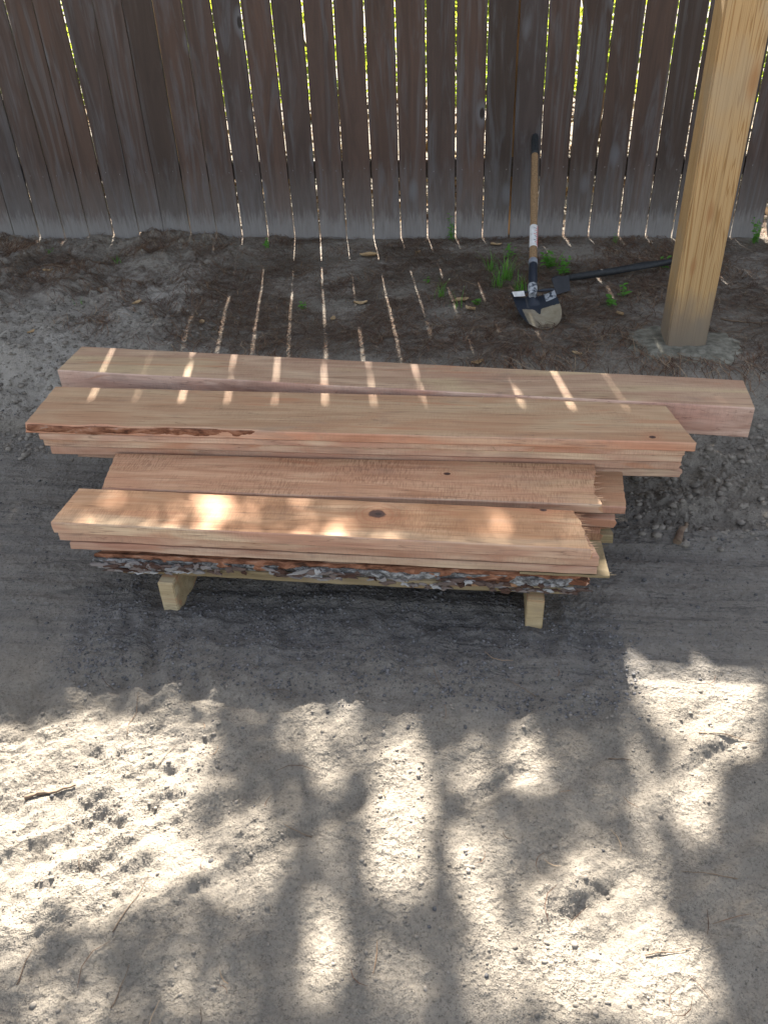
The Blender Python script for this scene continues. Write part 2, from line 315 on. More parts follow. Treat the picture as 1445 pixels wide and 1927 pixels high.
def gz(x, y):
    X_ = np.asarray(x, float); Y_ = np.asarray(y, float); x = X_ / 1.073; y = Y_ / 1.073
    z = .007 * fbm(x, y, .45, 3, 1) - .101 * (1 - ss(2.62 + .06 * vn(X_, Y_, .3, None, 71), 3.0 + .06 * vn(X_, Y_, .2, None, 72), Y_))
    near = ss(1.40, 1.15, y)                                   # loose sandy foreground
    left = ss(-1.0, -1.3, x + .1 * vn(x, y, .2, None, 4)) * ss(2.3, 2.42, y)        # crumbly bank at the left
    rr = ss(.33, .5, x) * ss(1.86, 1.95, y) * ss(2.62, 2.4, y)   # churned ridges at the right
    mid = ss(2.3, 2.6, y)
    smooth = (1 - near) * (1 - mid)
    z = z + near * (.011 * fbm(x, y, .15, 5, 2) + .004 * ss(.0, .5, fbm(x, y, .04, 4, 12)) + .020 * ss(-.0, -.7, x) * fbm(x, y, .06, 5, 13))
    u = x * .78 + y * .62; v = -x * .62 + y * .78              # diagonal drag marks
    z = z + near * .009 * vn(v, u, .03, .22, 3) * ss(-.3, .3, fbm(x, y, .4, 2, 14))
    z = z + ss(1.1, 1.25, y) * ss(1.62, 1.42, y) * ss(-1.0, -.8, x) * ss(.4, .25, x) * (.020 * fbm(x, y, .06, 5, 15) + .008 * vn(x + y * .3, y, .035, .16, 16))
    z = z + smooth * (.0060 * vn(y, x, .03, .55, 6) + .0035 * fbm(x, y, .07, 4, 27) + .0012 * vn(y, x, .007, .4, 7))
    z = z + left * (.050 * fbm(x, y, .14, 5, 8) + .016 + .018 * ss(.0, .6, fbm(x, y, .05, 4, 18)))
    z = z + rr * (.026 * vn(y, x, .07, .6, 9) + .026 * fbm(x, y, .07, 5, 10) + .010 * ss(.1, .5, fbm(x, y, .025, 3, 17)))
    e = .03 * vn(x, y, .12, None, 21)
    side = np.maximum(ss(-1.05, -1.2, x), ss(.33, .5, x))
    z = z + side * np.exp(-((y - 1.86 + e) / .035) ** 2) * (.014 + .010 * fbm(x, y, .03, 3, 22))
    z = z - .010 * ss(1.78, 1.82, y + e) * ss(-1.0, -1.2, x) * ss(2.4, 2.3, y)
    x, y = X_, Y_
    z = z + (.0022 * fbm(x, y, .024, 3, 61) * (1 + ss(-.2, .4, fbm(x, y, .2, 2, 64))) + .0008 * vn(x, y, .007, None, 62)) * ss(4.9, 4.6, y) * ss(.3, .4, y) * ss(3, 2.8, np.abs(x))
    m2 = ss(2.6, 2.8, y) * ss(6, 4.8, y)
    z = z + m2 * (.014 * fbm(x, y, .3, 4, 11) + .006 * fbm(x, y, .05, 3, 19))
    # heaped soil round the post
    d = np.hypot((x - .78), (y - 3.1) * 1.1); z = z + .010 * np.exp(-(d / .26) ** 4)
    far = ss(6, 30, np.hypot(x, y)); z = z * (1 - far) + far * .1 * fbm(x, y, 8, 3, 2)
    return z
def axis(segs):
    out = []
    for a, b, st in segs:
        out.append(np.arange(a, b, st))
    out.append([segs[-1][1]]); return np.concatenate(out)
gx = axis([(-90, -12, 6), (-12, -3, .3), (-3, -1.4, .009), (-1.4, .95, .0042), (.95, 1.7, .009), (1.7, 6, .25), (6, 90, 6)])
gy = axis([(-90, -6, 6), (-6, .35, .15), (.35, 2.6, .0045), (2.6, 4.7, .0085), (4.7, 9, .1), (9, 20, .7), (20, 110, 6)])
GX, GY = np.meshgrid(gx, gy, indexing='ij'); GZ = gz(GX, GY)
nx, ny = len(gx), len(gy)
ii = (np.arange(nx - 1)[:, None] * ny + np.arange(ny - 1)[None, :]).ravel()
me = np_mesh('ground', np.stack([GX, GY, GZ], -1).reshape(-1, 3), np.stack([ii, ii + ny, ii + ny + 1, ii + 1], -1))
for nm, arr in (('loose', ss(-1.15, -1.5, GX + .25 * fbm(GX, GY, .3, 3, 81)) * ss(2.5, 2.62, GY) * ss(4.3, 3.6, GY) + .5 * ss(.0, .4, fbm(GX, GY, .3, 3, 82)) * ss(2.6, 2.8, GY) * ss(5, 4.6, GY)), ('mulch', mulchmask(GX, GY)), ('firm_shade', firm_shade_mask(GX, GY)), ('crack', ss(1.15, .95, GY) * (.35 + .65 * ss(-.4, .1, GX)))):
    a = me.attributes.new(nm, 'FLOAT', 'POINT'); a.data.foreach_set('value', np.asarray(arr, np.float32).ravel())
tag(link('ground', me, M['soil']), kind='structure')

# ---------------------------------------------------------------- loose stuff on the ground
def icos(seed):
    bm = bmesh.new(); bmesh.ops.create_icosphere(bm, subdivisions=1, radius=1)
    V = np.array([v.co[:] for v in bm.verts]); Fc = np.array([[v.index for v in f.verts] for f in bm.faces]); bm.free()
    return V, Fc
IV, IF = icos(0)
def clods(name, pts, sizes, flat=.65):
    n = len(pts); V = IV[None] * (1 + .45 * (rng.random((n, len(IV), 1)) - .5)) * sizes[:, None, None]
    V = V * np.stack([.8 + .5 * rng.random(n), .8 + .5 * rng.random(n), flat * (.7 + .5 * rng.random(n))], -1)[:, None, :]
    a = rng.random(n) * 6.28; c_, s_ = np.cos(a)[:, None], np.sin(a)[:, None]
    X = V[..., 0] * c_ - V[..., 1] * s_; Y = V[..., 0] * s_ + V[..., 1] * c_
    V = np.stack([X + pts[:, 0:1], Y + pts[:, 1:2], V[..., 2] + pts[:, 2:3] + sizes[:, None] * .1], -1)
    Fa = (IF[None] + (np.arange(n) * len(IV))[:, None, None]).reshape(-1, 3)
    return np_mesh(name, V.reshape(-1, 3), Fa, True)
def scatter(n, x0, x1, y0, y1, dens):
    x = rng.uniform(x0, x1, n); y = rng.uniform(y0, y1, n); k = rng.random(n) < dens(x, y); x, y = x[k], y[k]
    return np.stack([x, y, gz(x, y)], -1)
def dn(x, y):
    x = x / 1.073; y = y / 1.073
    d = .16 + .25 * ss(1.3, 1.5, y) * ss(-.1, .4, fbm(x, y, .15, 3, 38)) + .9 * ss(.0, .5, fbm(x, y, .22, 3, 31)) * ss(1.3, 1.05, y)
    d = d + .9 * ss(-.45, -.75, x) * ss(1.25, 1.1, y) * ss(-.1, .3, fbm(x, y, .15, 2, 33))
    d = d + .8 * ss(-1.0, -1.3, x) * ss(2.3, 2.4, y) + .9 * ss(.33, .45, x) * ss(1.84, 1.9, y) * ss(2.6, 2.4, y)
    d = d + .9 * ss(1.1, 1.25, y) * ss(1.7, 1.5, y) * ss(.4, .2, x) * ss(-1.05, -.9, x)
    d = d + .9 * np.exp(-((y - 1.86) / .04) ** 2) * np.maximum(ss(-1.05, -1.2, x), ss(.33, .5, x))
    return np.clip(d, 0, 1) * (1 - .6 * ss(2.8, 3, y))
p = scatter(70000, -2.6, 1.6, .4, 3.6, dn); sz = .0009 + .0045 * rng.random(len(p)) ** 9 + .0011 * rng.random(len(p))
kd = (firm_shade_mask(p[:, 0], p[:, 1]) > .35) | (rng.random(len(p)) < .04)
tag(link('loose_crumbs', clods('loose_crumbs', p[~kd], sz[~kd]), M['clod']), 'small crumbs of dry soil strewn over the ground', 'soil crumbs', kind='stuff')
tag(link('shaded_crumbs', clods('shaded_crumbs', p[kd], sz[kd]), M['clod_dark']), 'soil crumbs around the lumber stack, darkened like the shaded soil', 'soil crumbs', kind='stuff')
p = scatter(22000, -1.15, .5, 1.2, 2.0, lambda x, y: np.clip(ss(-1.08, -.95, x) * ss(.42, .3, x) * ss(1.26, 1.36, y) * ss(1.85, 1.6, y) * (.25 + .75 * ss(-.2, .3, fbm(x, y, .1, 3, 37))), 0, 1)); sz = .0012 + .0045 * rng.random(len(p)) ** 3
tag(link('churned_crumbs', clods('churned_crumbs', p, sz), M['clod_mid']), 'churned dark soil crumbs in front of the lumber stack', 'soil crumbs', kind='stuff')
p = scatter(120000, -1.25, .95, .42, 1.45, lambda x, y: .25 + .75 * ss(-.3, .3, fbm(x, y, .12, 3, 35)))
V0 = np.array([(1, 0, 0), (0, 1, 0), (-1, 0, 0), (0, -1, 0), (0, 0, 1.)]); F0 = np.array([(0, 1, 4), (1, 2, 4), (2, 3, 4), (3, 0, 4)])
sg = (.0006 + .0011 * rng.random(len(p)))[:, None, None]; V = V0[None] * (1 + .6 * (rng.random((len(p), 5, 1)) - .5)) * sg + p[:, None, :]
tag(link('coarse_sand', np_mesh('coarse_sand', V.reshape(-1, 3), (F0[None] + (np.arange(len(p)) * 5)[:, None, None]).reshape(-1, 3), True), M['clod']), 'coarse sand grains covering the foreground', 'sand grains', kind='stuff')
def lumps(x, y):
    return np.clip(ss(-1.0, -1.2, x) * ss(2.3, 2.4, y) * ss(3.6, 3.2, y) + ss(.42, .5, x) * ss(1.9, 2., y) * ss(2.7, 2.5, y) + ss(2.35, 2.5, y) * ss(2.85, 2.65, y) * ss(-.2, .1, x), 0, 1)
p = scatter(20000, -2.3, 1.5, 1.9, 3.6, lumps); sz = .0025 + .013 * rng.random(len(p)) ** 5
tag(link('soil_lumps', clods('soil_lumps', p, sz, .6), M['clod']), 'crumbly grey lumps of soil on the churned ground', 'soil lumps', kind='stuff')

def strips(P0, D, L, W, bend=.2, lift=.0):
    """thin bent needles: centre P0, in-plane angle D, length L, width W -> 3-segment ribbons"""
    n = len(P0); t = np.array([-.5, -.17, .17, .5]); d = np.stack([np.cos(D), np.sin(D)], -1); q = np.stack([-d[:, 1], d[:, 0]], -1)
    b = (rng.random(n) - .5) * 2 * bend
    C = P0[:, None, :2] + d[:, None] * (t[None, :, None] * L[:, None, None]) + q[:, None] * ((t ** 2)[None, :, None] * (b * L)[:, None, None] * 4)
    z = gz(C[..., 0], C[..., 1]) + .0015 + lift * rng.random((n, 1)) + np.abs(t)[None] * rng.random((n, 1)) * .008
    Wd = W[:, None, None] * .5 * np.array([.6, 1, 1, .5])[None, :, None]
    A = np.concatenate([C + q[:, None] * Wd, z[..., None]], -1); B = np.concatenate([C - q[:, None] * Wd, z[..., None] + .0004], -1)
    V = np.stack([A, B], 2).reshape(n, 8, 3); f = np.array([[0, 1, 3, 2], [2, 3, 5, 4], [4, 5, 7, 6]])
    return V.reshape(-1, 3), (f[None] + (np.arange(n) * 8)[:, None, None]).reshape(-1, 4)
def nd(x, y): return np.clip(mulchmask(x, y) * ss(-.55, .25, fbm(x, y, .28, 3, 41)), 0, 1)
p = scatter(60000, -2.95, 1.75, 2.65, 4.9, nd)
patch = 2.2 * fbm(p[:, 0], p[:, 1], .35, 2, 44)
V, Fq = strips(p, patch + rng.normal(0, .7, len(p)) + .2, rng.uniform(.04, .14, len(p)), rng.uniform(.0011, .0026, len(p)), .28, .011)
tag(link('pine_straw', np_mesh('pine_straw', V, Fq, False), M['needle']), 'brown fallen pine needles matted along the foot of the fence', 'pine straw', kind='stuff')
p = scatter(140, -1.3, .8, .45, 1.5, lambda x, y: .25 + 0 * x)
V, Fq = strips(p, rng.random(len(p)) * 6.28, rng.uniform(.02, .09, len(p)), rng.uniform(.001, .0018, len(p)), .3, .002)
tag(link('stray_needles', np_mesh('stray_needles', V, Fq, False), M['needle']), 'single thin dry needles lying on the sandy foreground', 'stray needles', kind='stuff')

# ================================================================== generic builders
def tube(name, pts, rad, mat, parent=None, n=14, cap=True):
    pts = [Vector(p) for p in pts]; V = []; Fc = []
    if isinstance(rad, (int, float)): rad = [rad] * len(pts)
    for i, p in enumerate(pts):
        t = (pts[min(i + 1, len(pts) - 1)] - pts[max(i - 1, 0)]).normalized()
        u = t.cross(Vector((1, 0, 0)) if abs(t.x) < .9 else Vector((0, 0, 1))).normalized(); v = t.cross(u)
        for k in range(n):
            a = 2 * math.pi * k / n; V.append(p + (u * math.cos(a) + v * math.sin(a)) * rad[i])
    for i in range(len(pts) - 1):
        for k in range(n):
            k2 = (k + 1) % n; Fc.append((i * n + k, i * n + k2, (i + 1) * n + k2, (i + 1) * n + k))
    if cap: Fc.append(tuple(range(n - 1, -1, -1))); Fc.append(tuple((len(pts) - 1) * n + k for k in range(n)))
    me = bpy.data.meshes.new(name); me.from_pydata([tuple(v) for v in V], [], Fc)
    for p in me.polygons: p.use_smooth = len(p.vertices) == 4
    return link(name, me, mat, parent)
def lin(a, b, k): return a + (b - a) * k

def plank(name, quad, z0, z1, mat, label, cat='board', group=None, wob=.0020, live=None, rag=(0, 0), splint=0, parent=None, seed=0, steps=90, sag=0, z0r=None, z1r=None, fmat=None):
    """quad: back-left, back-right, front-left, front-right (x,y). rag: roughness of left / right end (m).
    live: (amount, chamfer) wavy waney front edge; splint: count of splinters at the right end"""
    bl, br, fl, fr = quad; r = np.random.default_rng(seed + 5)
    th = z1 - z0; b = min(.0028, th * .16); fo = r.uniform(-.009, .006) if z1 < .14 or .15 < z1 < .2 else 0.; fl = (fl[0], fl[1] + fo); fr = (fr[0], fr[1] + fo * .6); na = 12
    # cross-section ring: (t across 0 back..1 front, z fraction), front side gets 3 points
    ring = [(0, 0, .0, b), (0, 0, .0, -b)]
    prof = []
    prof.append(('B', 0.0, b)); prof.append(('B', 1.0, -b))
    for k in range(na + 1): prof.append(('T', k / na, 0))
    prof.append(('F', 1.0, -b)); prof.append(('F', .66, 0)); prof.append(('F', .33, 0)); prof.append(('F', 0.0, b))
    for k in range(na, -1, -1): prof.append(('U', k / na, 0))
    m_ = len(prof); xs = np.linspace(0, 1, steps + 1)
    rl = r.random(m_) ** 1.5 * rag[0]; rr_ = r.random(m_) ** 1.5 * rag[1]
    if splint:
        rr_ = np.array([rag[1] * (.5 + .55 * float(vn(t + seed, zf, .3, None, 3)) + .35 * r.random() ** 2) for _, t, zf in prof])
    V = []
    for i, u in enumerate(xs):
        yb = lin(bl[1], br[1], u); yf = lin(fl[1], fr[1], u); xb = lin(bl[0], br[0], u); xf = lin(fl[0], fr[0], u)
        wl = wob * (float(vn(u * 2, seed * 1., .25, 1, 3)) + .4 * float(vn(u * 2, seed * 1., .05, 1, 4)))
        lv = 0; ch = 0
        if live:
            amt, c2 = live[0], live[1]; rng_ = live[2] if len(live) > 2 else (0, 1)
            on = float(ss(rng_[0] - .03, rng_[0] + .03, u) * ss(rng_[1] + .05, rng_[1] - .05, u)) if len(live) > 2 else 1
            lv = on * amt * (float(fbm(u * 3, seed * 1., .35, 4, seed + 2)) - .3); ch = on * c2 * (.8 + .5 * float(vn(u * 3, 0., .12, 1, seed)))
        dz = sag * math.sin(u * math.pi) + wob * .6 * float(vn(u * 2, seed * 1., .4, 1, 9))
        zt = lin(z1, z1 if z1r is None else z1r, u) + dz; zb = lin(z0, z0 if z0r is None else z0r, u) + dz
        endf = max(0, 1 - (1 - u) * steps / 2.) ; end0 = max(0, 1 - u * steps / 2.)
        for j, (sd_, t, off) in enumerate(prof):
            if sd_ == 'B': y = yb + wl; x = xb; z = lin(zb, zt, t) + off
            elif sd_ == 'T': y = lin(yb - b, yf + b - lv + ch, t) + wl; x = lin(xb, xf, t); z = zt
            elif sd_ == 'F': y = yf - lv + wl + ch * t; x = xf; z = lin(zb, zt, t) + off
            else: y = lin(yb - b, yf + b - lv, t) + wl; x = lin(xb, xf, t); z = zb
            x += -rr_[j] * endf + rl[j] * end0
            V.append((x, y, z))
    Fc = []
    for i in range(steps):
        for j in range(m_):
            j2 = (j + 1) % m_; Fc.append((i * m_ + j, i * m_ + j2, (i + 1) * m_ + j2, (i + 1) * m_ + j))
    # end caps as quads between top and under rows
    def cap(o, flip):
        T = [o + 2 + k for k in range(na + 1)]; U = [o + m_ - 1 - k for k in range(na + 1)]
        fs = []
        for k in range(na): fs.append((T[k], T[k + 1], U[k + 1], U[k]))
        fs.append((o + 0, o + 1, T[0], U[0])); F_ = [T[-1]] + [o + 3 + na + k for k in range(4)] + [U[-1]]; fs.append(tuple(F_))
        return [f[::-1] if flip else f for f in fs]
    Fc += cap(0, False) + cap(steps * m_, True)
    nb_ = len(V)
    nface = len(Fc)
    for k in range(splint):     # torn fibres standing out of the broken end
        t = r.random(); u = 1; y = lin(br[1], fr[1], t); x = lin(br[0], fr[0], t) - rag[1] * .5; z = lin(z0, z1, .25 + .75 * r.random())
        L = .008 + .024 * r.random() ** 1.5; wd = .0007 + .0018 * r.random(); dy = (r.random() - .5) * .3; dzz = (r.random() - .3) * .25
        o = len(V)
        V += [(x - .012, y - wd, z - wd * .7), (x - .012, y + wd, z - wd * .7), (x - .012, y + wd, z + wd * .7), (x - .012, y - wd, z + wd * .7), (x + L, y + L * dy, z + L * dzz)]
        Fc += [(o, o + 1, o + 4), (o + 1, o + 2, o + 4), (o + 2, o + 3, o + 4), (o + 3, o, o + 4)]
    me = bpy.data.meshes.new(name); me.from_pydata(V, [], Fc); me.update()
    bm = bmesh.new(); bm.from_mesh(me); bmesh.ops.recalc_face_normals(bm, faces=bm.faces); bm.to_mesh(me); bm.free()
    o = link(name, me, mat, parent)
    if fmat:                       # the sawn outer edge is pinker than the face
        me.materials.append(fmat)
        for p in me.polygons:
            if p.normal.y < -.45: p.material_index = 1
    if not parent: tag(o, label, cat, group)
    return o
def rug(name, x0, x1, yf, z0, z1, mat, parent, bulge=.012, seed=0, rough=1., ends=.02, n=240, m_=10, gaps=0., back=.03):
    """irregular bark crust running along X on the front edge of a board, thick and lumpy"""
    U, W = np.meshgrid(np.linspace(0, 1, n), np.linspace(0, 1, m_), indexing='ij')
    X = x0 + (x1 - x0) * U; A = W * math.pi
    top = z1 + .003 * fbm(X, 0 * X + seed, .08, 3, seed); bot = z0 + .010 * rough * fbm(X, 0 * X + seed, .07, 4, seed + 3) - .002
    Z = (top + bot) / 2 + np.cos(A) * (top - bot) / 2
    body = bulge * (.55 + .6 * fbm(X, Z, .12, 3, seed + 1) + .55 * rough * fbm(X * 1., Z * 2.5, .028, 4, seed + 2))
    if gaps: body = body * ss(gaps - .25, gaps + .1, fbm(X, 0 * X, .2, 3, seed + 6))
    e = np.minimum(ss(0, ends, U), ss(1, 1 - ends, U)); Y = yf - np.sin(A) * body * e + .001
    X = X + .006 * rough * fbm(X, Z * 3, .03, 2, seed + 7)
    Vf = np.stack([X, Y, Z], -1).reshape(-1, 3); Vb = np.stack([X, np.full_like(Y, yf + .004), Z], -1).reshape(-1, 3)
    ii = (np.arange(n - 1)[:, None] * m_ + np.arange(m_ - 1)[None]).ravel(); K = n * m_
    Ff = np.stack([ii, ii + 1, ii + m_ + 1, ii + m_], -1); Fb = Ff[:, ::-1] + K
    me = np_mesh(name, np.concatenate([Vf, Vb]), np.concatenate([Ff, Fb]), True)
    return link(name, me, mat, parent)

# ================================================================== FENCE
GAPS = [(-2.382, -.0045), (-2.232, -.0088), (-2.09, -.0079), (-1.937, .0018), (-1.791, 0.), (-1.639, 0.), (-1.488, -.0063), (-1.347, -.0037), (-1.199, -.0064), (-1.051, -.0073), (-.908, 0.), (-.761, 0.), (-.612, -.0018), (-.464, -.0027), (-.319, -.0027), (-.167, -.011), (-.024, -.0055), (.117, -.0028), (.26, -.0102), (.402, -.0037), (.533, .0094), (.687, -.0019), (.828, 0.), (.962, .001)]
WID = [.010, .004, .012, .006, .003, .007, .005, .009, .009, .008, .011, .008, .009, .008, .009, .010, .006, .010, .004, .013, .008, .007, .006, .008]   # gap widths
GAPS = [(-2.382 - .1505 * k, 0.) for k in range(12, 0, -1)] + GAPS + [(.962 + .147 * k + (.0 if k < 3 else .006), 0.) for k in range(1, 14)]
WID = [w_ * .88 for w_ in WID]; WID = [.007] * 12 + WID + [.007, .006, .012] + [.007] * 10
YF = 4.5; BT = .017; FH = 2.19
M['nail'] = plain('nail_head', (.05, .035, .03), (.20, .18, .17), 400, .6, .4)
fence = empty('privacy_fence', (0, YF, 0)); tag(fence, 'tall dark brown stained fence of vertical boards with narrow gaps', 'fence')
def gx_at(i, z): return GAPS[i][0] + GAPS[i][1] * min(z, 1.5)
for i in range(len(GAPS) - 1):
    zs = list(np.linspace(0, FH - .04, 24)); r = random.Random(i * 7 + 1)
    cx = GAPS[i][0] * .5 + GAPS[i + 1][0] * .5; Ls, Rs = [], []
    zb = float(gz(cx, YF)) - .012 + r.uniform(-.006, .006)
    for z in zs:
        a = gx_at(i, z) + WID[i] / 2 + .0018 * float(vn(z, i * 3., .3, 1, 3)) + .0008 * float(vn(z, i * 3., .05, 1, 4))
        b = gx_at(i + 1, z) - WID[i + 1] / 2 + .0012 * float(vn(z, i * 3. + 1, .25, 1, 3)) + .0008 * float(vn(z, i * 3. + 1, .05, 1, 4))
        zz_ = max(z, zb) if z == 0 else z
        Ls.append((a - cx, zz_ if z else zb)); Rs.append((b - cx, zz_ if z else zb))
    if i == 12 + 26: Ls[0] = (Ls[0][0] + .035, Ls[0][1]); Ls[1] = (Ls[1][0] + .012, .06)
    top = FH - .04; Ls += [(Ls[-1][0] + .022, FH)]; Rs += [(Rs[-1][0] - .022, FH)]     # clipped corners
    V = []; n = len(Ls); cup = r.uniform(-.0015, .0015); yo = r.uniform(-.0015, .0015)
    for (x, z), (x2, _) in zip(Ls, Rs):
        for t in (0, .25, .5, .75, 1):
            V.append((lin(x, x2, t), yo + cup * (1 - (2 * t - 1) ** 2), z))
    K = len(V); V += [(x, y + BT, z) for x, y, z in V]; Fc = []
    for k in range(n - 1):
        for t in range(4):
            q = k * 5 + t; Fc += [(q, q + 1, q + 6, q + 5), (K + q + 5, K + q + 6, K + q + 1, K + q)]
        Fc += [(k * 5, k * 5 + 5, K + k * 5 + 5, K + k * 5), (k * 5 + 4, K + k * 5 + 4, K + k * 5 + 9, k * 5 + 9)]
    for t in range(4):
        Fc += [(t + 1, t, K + t, K + t + 1), ((n - 1) * 5 + t, (n - 1) * 5 + t + 1, K + (n - 1) * 5 + t + 1, K + (n - 1) * 5 + t)]
    me = bpy.data.meshes.new('board'); me.from_pydata(V, [], Fc); me.update()
    bm = bmesh.new(); bm.from_mesh(me); bmesh.ops.recalc_face_normals(bm, faces=bm.faces)
    bmesh.ops.bevel(bm, geom=[e for e in bm.edges if len(e.link_faces) == 2 and e.calc_face_angle(0) > 1.2], offset=.0012, segments=1, affect='EDGES')
    for zn in (.35, 1.29, 2.06):
        for sx_ in (-.038, .040):
            q = bmesh.ops.create_cone(bm, cap_ends=True, segments=8, radius1=.0034, radius2=.0028, depth=.003, matrix=Matrix.Translation((sx_ + r.uniform(-.008, .008), yo - .0012, zn + r.uniform(-.012, .012))) @ Matrix.Rotation(math.pi / 2, 4, 'X'))
            for f in {f for v in q['verts'] for f in v.link_faces}: f.material_index = 1
    bm.to_mesh(me); bm.free()
    ob = link('board', me, M['fence'], fence); me.materials.append(M['nail']); ob.location = (cx, 0, 0)
def box(name, x0, x1, y0, y1, z0, z1, mat, parent=None, bev=.002):
    bm = bmesh.new(); bmesh.ops.create_cube(bm, size=1)
    for v in bm.verts: v.co = Vector((lin(x0, x1, v.co.x + .5), lin(y0, y1, v.co.y + .5), lin(z0, z1, v.co.z + .5)))
    if bev: bmesh.ops.bevel(bm, geom=bm.edges[:], offset=bev, segments=2, affect='EDGES')
    me = bpy.data.meshes.new(name); bm.to_mesh(me); bm.free(); return link(name, me, mat, parent)
M['railwood'] = plain('fence_rail_wood', (.06, .045, .035), (.12, .085, .06), 8, .8, .2, .4, stretch=(.6, 8, 8))
M['postwood'] = plain('fence_post_wood', (.30, .17, .07), (.42, .26, .12), 8, .75, .2, .4, stretch=(8, 8, .6))
x0, x1 = GAPS[0][0], GAPS[-1][0]
for zr in (.308, 1.25, 2.02): box('rail', x0, x1, BT + .004, BT + .042, zr, zr + .088, M['railwood'], fence)
for px in (-4.05, -1.715, .13, 2.6): box('fence_post', px - .045, px + .045, BT + .046, BT + .136, -.1, 2.15, M['postwood'], fence)

# ================================================================== PORCH POST in its footing
pr = empty('timber_post', (.7735, 3.135, 0)); tag(pr, 'thick pale yellow square timber post standing in a round concrete footing', 'post')
bm = bmesh.new(); bmesh.ops.create_grid(bm, x_segments=1, y_segments=1, size=.5); bm.free()
box('shaft', -.0735, .0735, -.0735, .0735, -.12, 2.9, M['post'], pr, .006)
n = 96; V = []; rings_ = [(.0, .016), (.5, .018), (.8, .014), (.93, .006), (1.0, -.008), (1.03, -.03)]
for fr_, hz in rings_:
    for k in range(n):
        a = 2 * math.pi * k / n; lob = .170 + .034 * float(vn(math.cos(a) * 2 + 5, math.sin(a) * 2 + 5, .9, None, 3)) + .016 * float(vn(math.cos(a) * 2 + 5, math.sin(a) * 2, .3, None, 4))
        rx = lob * 1.22; ry = lob * 1.0; x = -.005 + math.cos(a) * rx * fr_; y = -.02 + math.sin(a) * ry * fr_
        V.append((x, y, hz + float(gz(.77 + x, 3.1 + y)) * .5 + .014 * float(fbm(x, y, .07, 4, 5)) * (fr_ > .1)))
Fc = [(i * n + k, i * n + (k + 1) % n, (i + 1) * n + (k + 1) % n, (i + 1) * n + k) for i in range(len(rings_) - 1) for k in range(n)]
me = bpy.data.meshes.new('footing'); me.from_pydata(V, [], Fc); bm = bmesh.new(); bm.from_mesh(me); bmesh.ops.recalc_face_normals(bm, faces=bm.faces)
bmesh.ops.subdivide_edges(bm, edges=[e for e in bm.edges], cuts=1)
for v in bm.verts: v.co.z += .003 * float(fbm(v.co.x, v.co.y, .02, 3, 6))
bm.to_mesh(me); bm.free()
for p in me.polygons: p.use_smooth = True
ft = link('footing', me, M['concrete'], pr); ft['label'] = 'rough lumpy grey concrete collar smeared with soil'

# ================================================================== LUMBER
for bx, lab in ((-.802, 'short upright timber block under the left end of the stack'), (.1527, 'short upright timber block under the right end of the stack')):
    b_ = box('support_block', bx - .0215, bx + .0215, 1.572, 2.54, -.115, -.0065, M['dim'], None, .0025)
    if bx < 0: b_.data.transform(Matrix.Translation((bx, 1.57, 0)) @ Matrix.Rotation(-.04, 4, 'Z') @ Matrix.Translation((-bx, -1.57, 0)))
    tag(b_, lab, 'support block', 'blocks under the lumber stack')
Z = 'lumber'
# --- lowest rows
plank('board', ((-0.9245, 1.7845), (0.2526, 1.7522), (-0.9266, 1.6039), (0.2451, 1.5953)), -0.0058, 0.0195, M['old'], 'dull greenish weathered board lowest at the front, resting on the blocks', seed=1, rag=(.003, .02), wob=.003)
plank('board', ((-1.0320, 1.9780), (0.3548, 1.9672), (-1.0320, 1.8167), (0.3655, 1.8167)), -0.0058, 0.0216, M['old'], 'lowest board in the middle row, mostly hidden under other boards', seed=2, rag=(.003, .006))
plank('board', ((-1.0750, 1.9672), (0.3494, 1.9672), (-1.0750, 1.8167), (0.3462, 1.7899)), 0.0232, 0.0506, M['C'], 'middle board of the middle row with a jagged reddish end', seed=3, rag=(.003, .02), splint=14)
plank('board', ((-1.0320, 1.9780), (0.3741, 1.9780), (-1.0212, 1.8167), (0.3709, 1.8060)), 0.0523, 0.0797, M['pink'], 'pinkish rough board two below the saw marked board', seed=4, rag=(.003, .012), splint=8)
# --- waney slab of the front row
slab = plank('bark_slab', ((-0.9998, 1.7737), (0.3064, 1.7522), (-0.9944, 1.6157), (0.2817, 1.5985)), 0.0211, 0.0496, M['pink'], 'rough slab with shaggy grey bark, below the front row boards', 'slab', fmat=M['bark'], seed=5, live=(.010, .008), rag=(.012, .012))
rug('bark', -0.9998, 0.2817, 1.6146, 0.0227, 0.0490, M['bark'], slab, .014, 3, 1.3)
rug('bark_under', -1.00, .24, 1.606, .0140, .0400, M['greybark'], slab, .014, 7, 2.0, .03, 300, 9, -.1)
r_ = random.Random(5); V, Fc = [], []
for k in range(420):
    x = r_.uniform(-.98, .26); g_ = .5 + .5 * float(vn(x, 0., .16, None, 91))
    if r_.random() > g_ * 1.3: continue
    rx = r_.uniform(.008, .034); rz = r_.uniform(.0025, .008); z = r_.uniform(.016, .038) - .010 * (x > -.25); y = 1.596 - r_.random() * .010; tl = r_.uniform(-.5, .5); yw = r_.uniform(-.4, .4); o = len(V); nn2 = 11
    ring = [(math.cos(6.283 * q / nn2) * rx * r_.uniform(.35, 1.3), math.sin(6.283 * q / nn2) * rz * r_.uniform(.35, 1.5)) for q in range(nn2)]
    for dy_ in (0, .0035):
        for a, b in ring: V.append((x + a, y + dy_ + b * tl + a * yw + .002 * math.sin(a * 300), z + b))
    V.append((x, y - .0015, z)); Fc += [(o + q, o + (q + 1) % nn2, o + 2 * nn2) for q in range(nn2)] + [(o + q, o + nn2 + q, o + nn2 + (q + 1) % nn2, o + (q + 1) % nn2) for q in range(nn2)] + [tuple(o + nn2 + q for q in range(nn2))]
me = bpy.data.meshes.new('bark_flakes'); me.from_pydata(V, [], Fc); link('bark_flakes', me, M['flake'], slab)
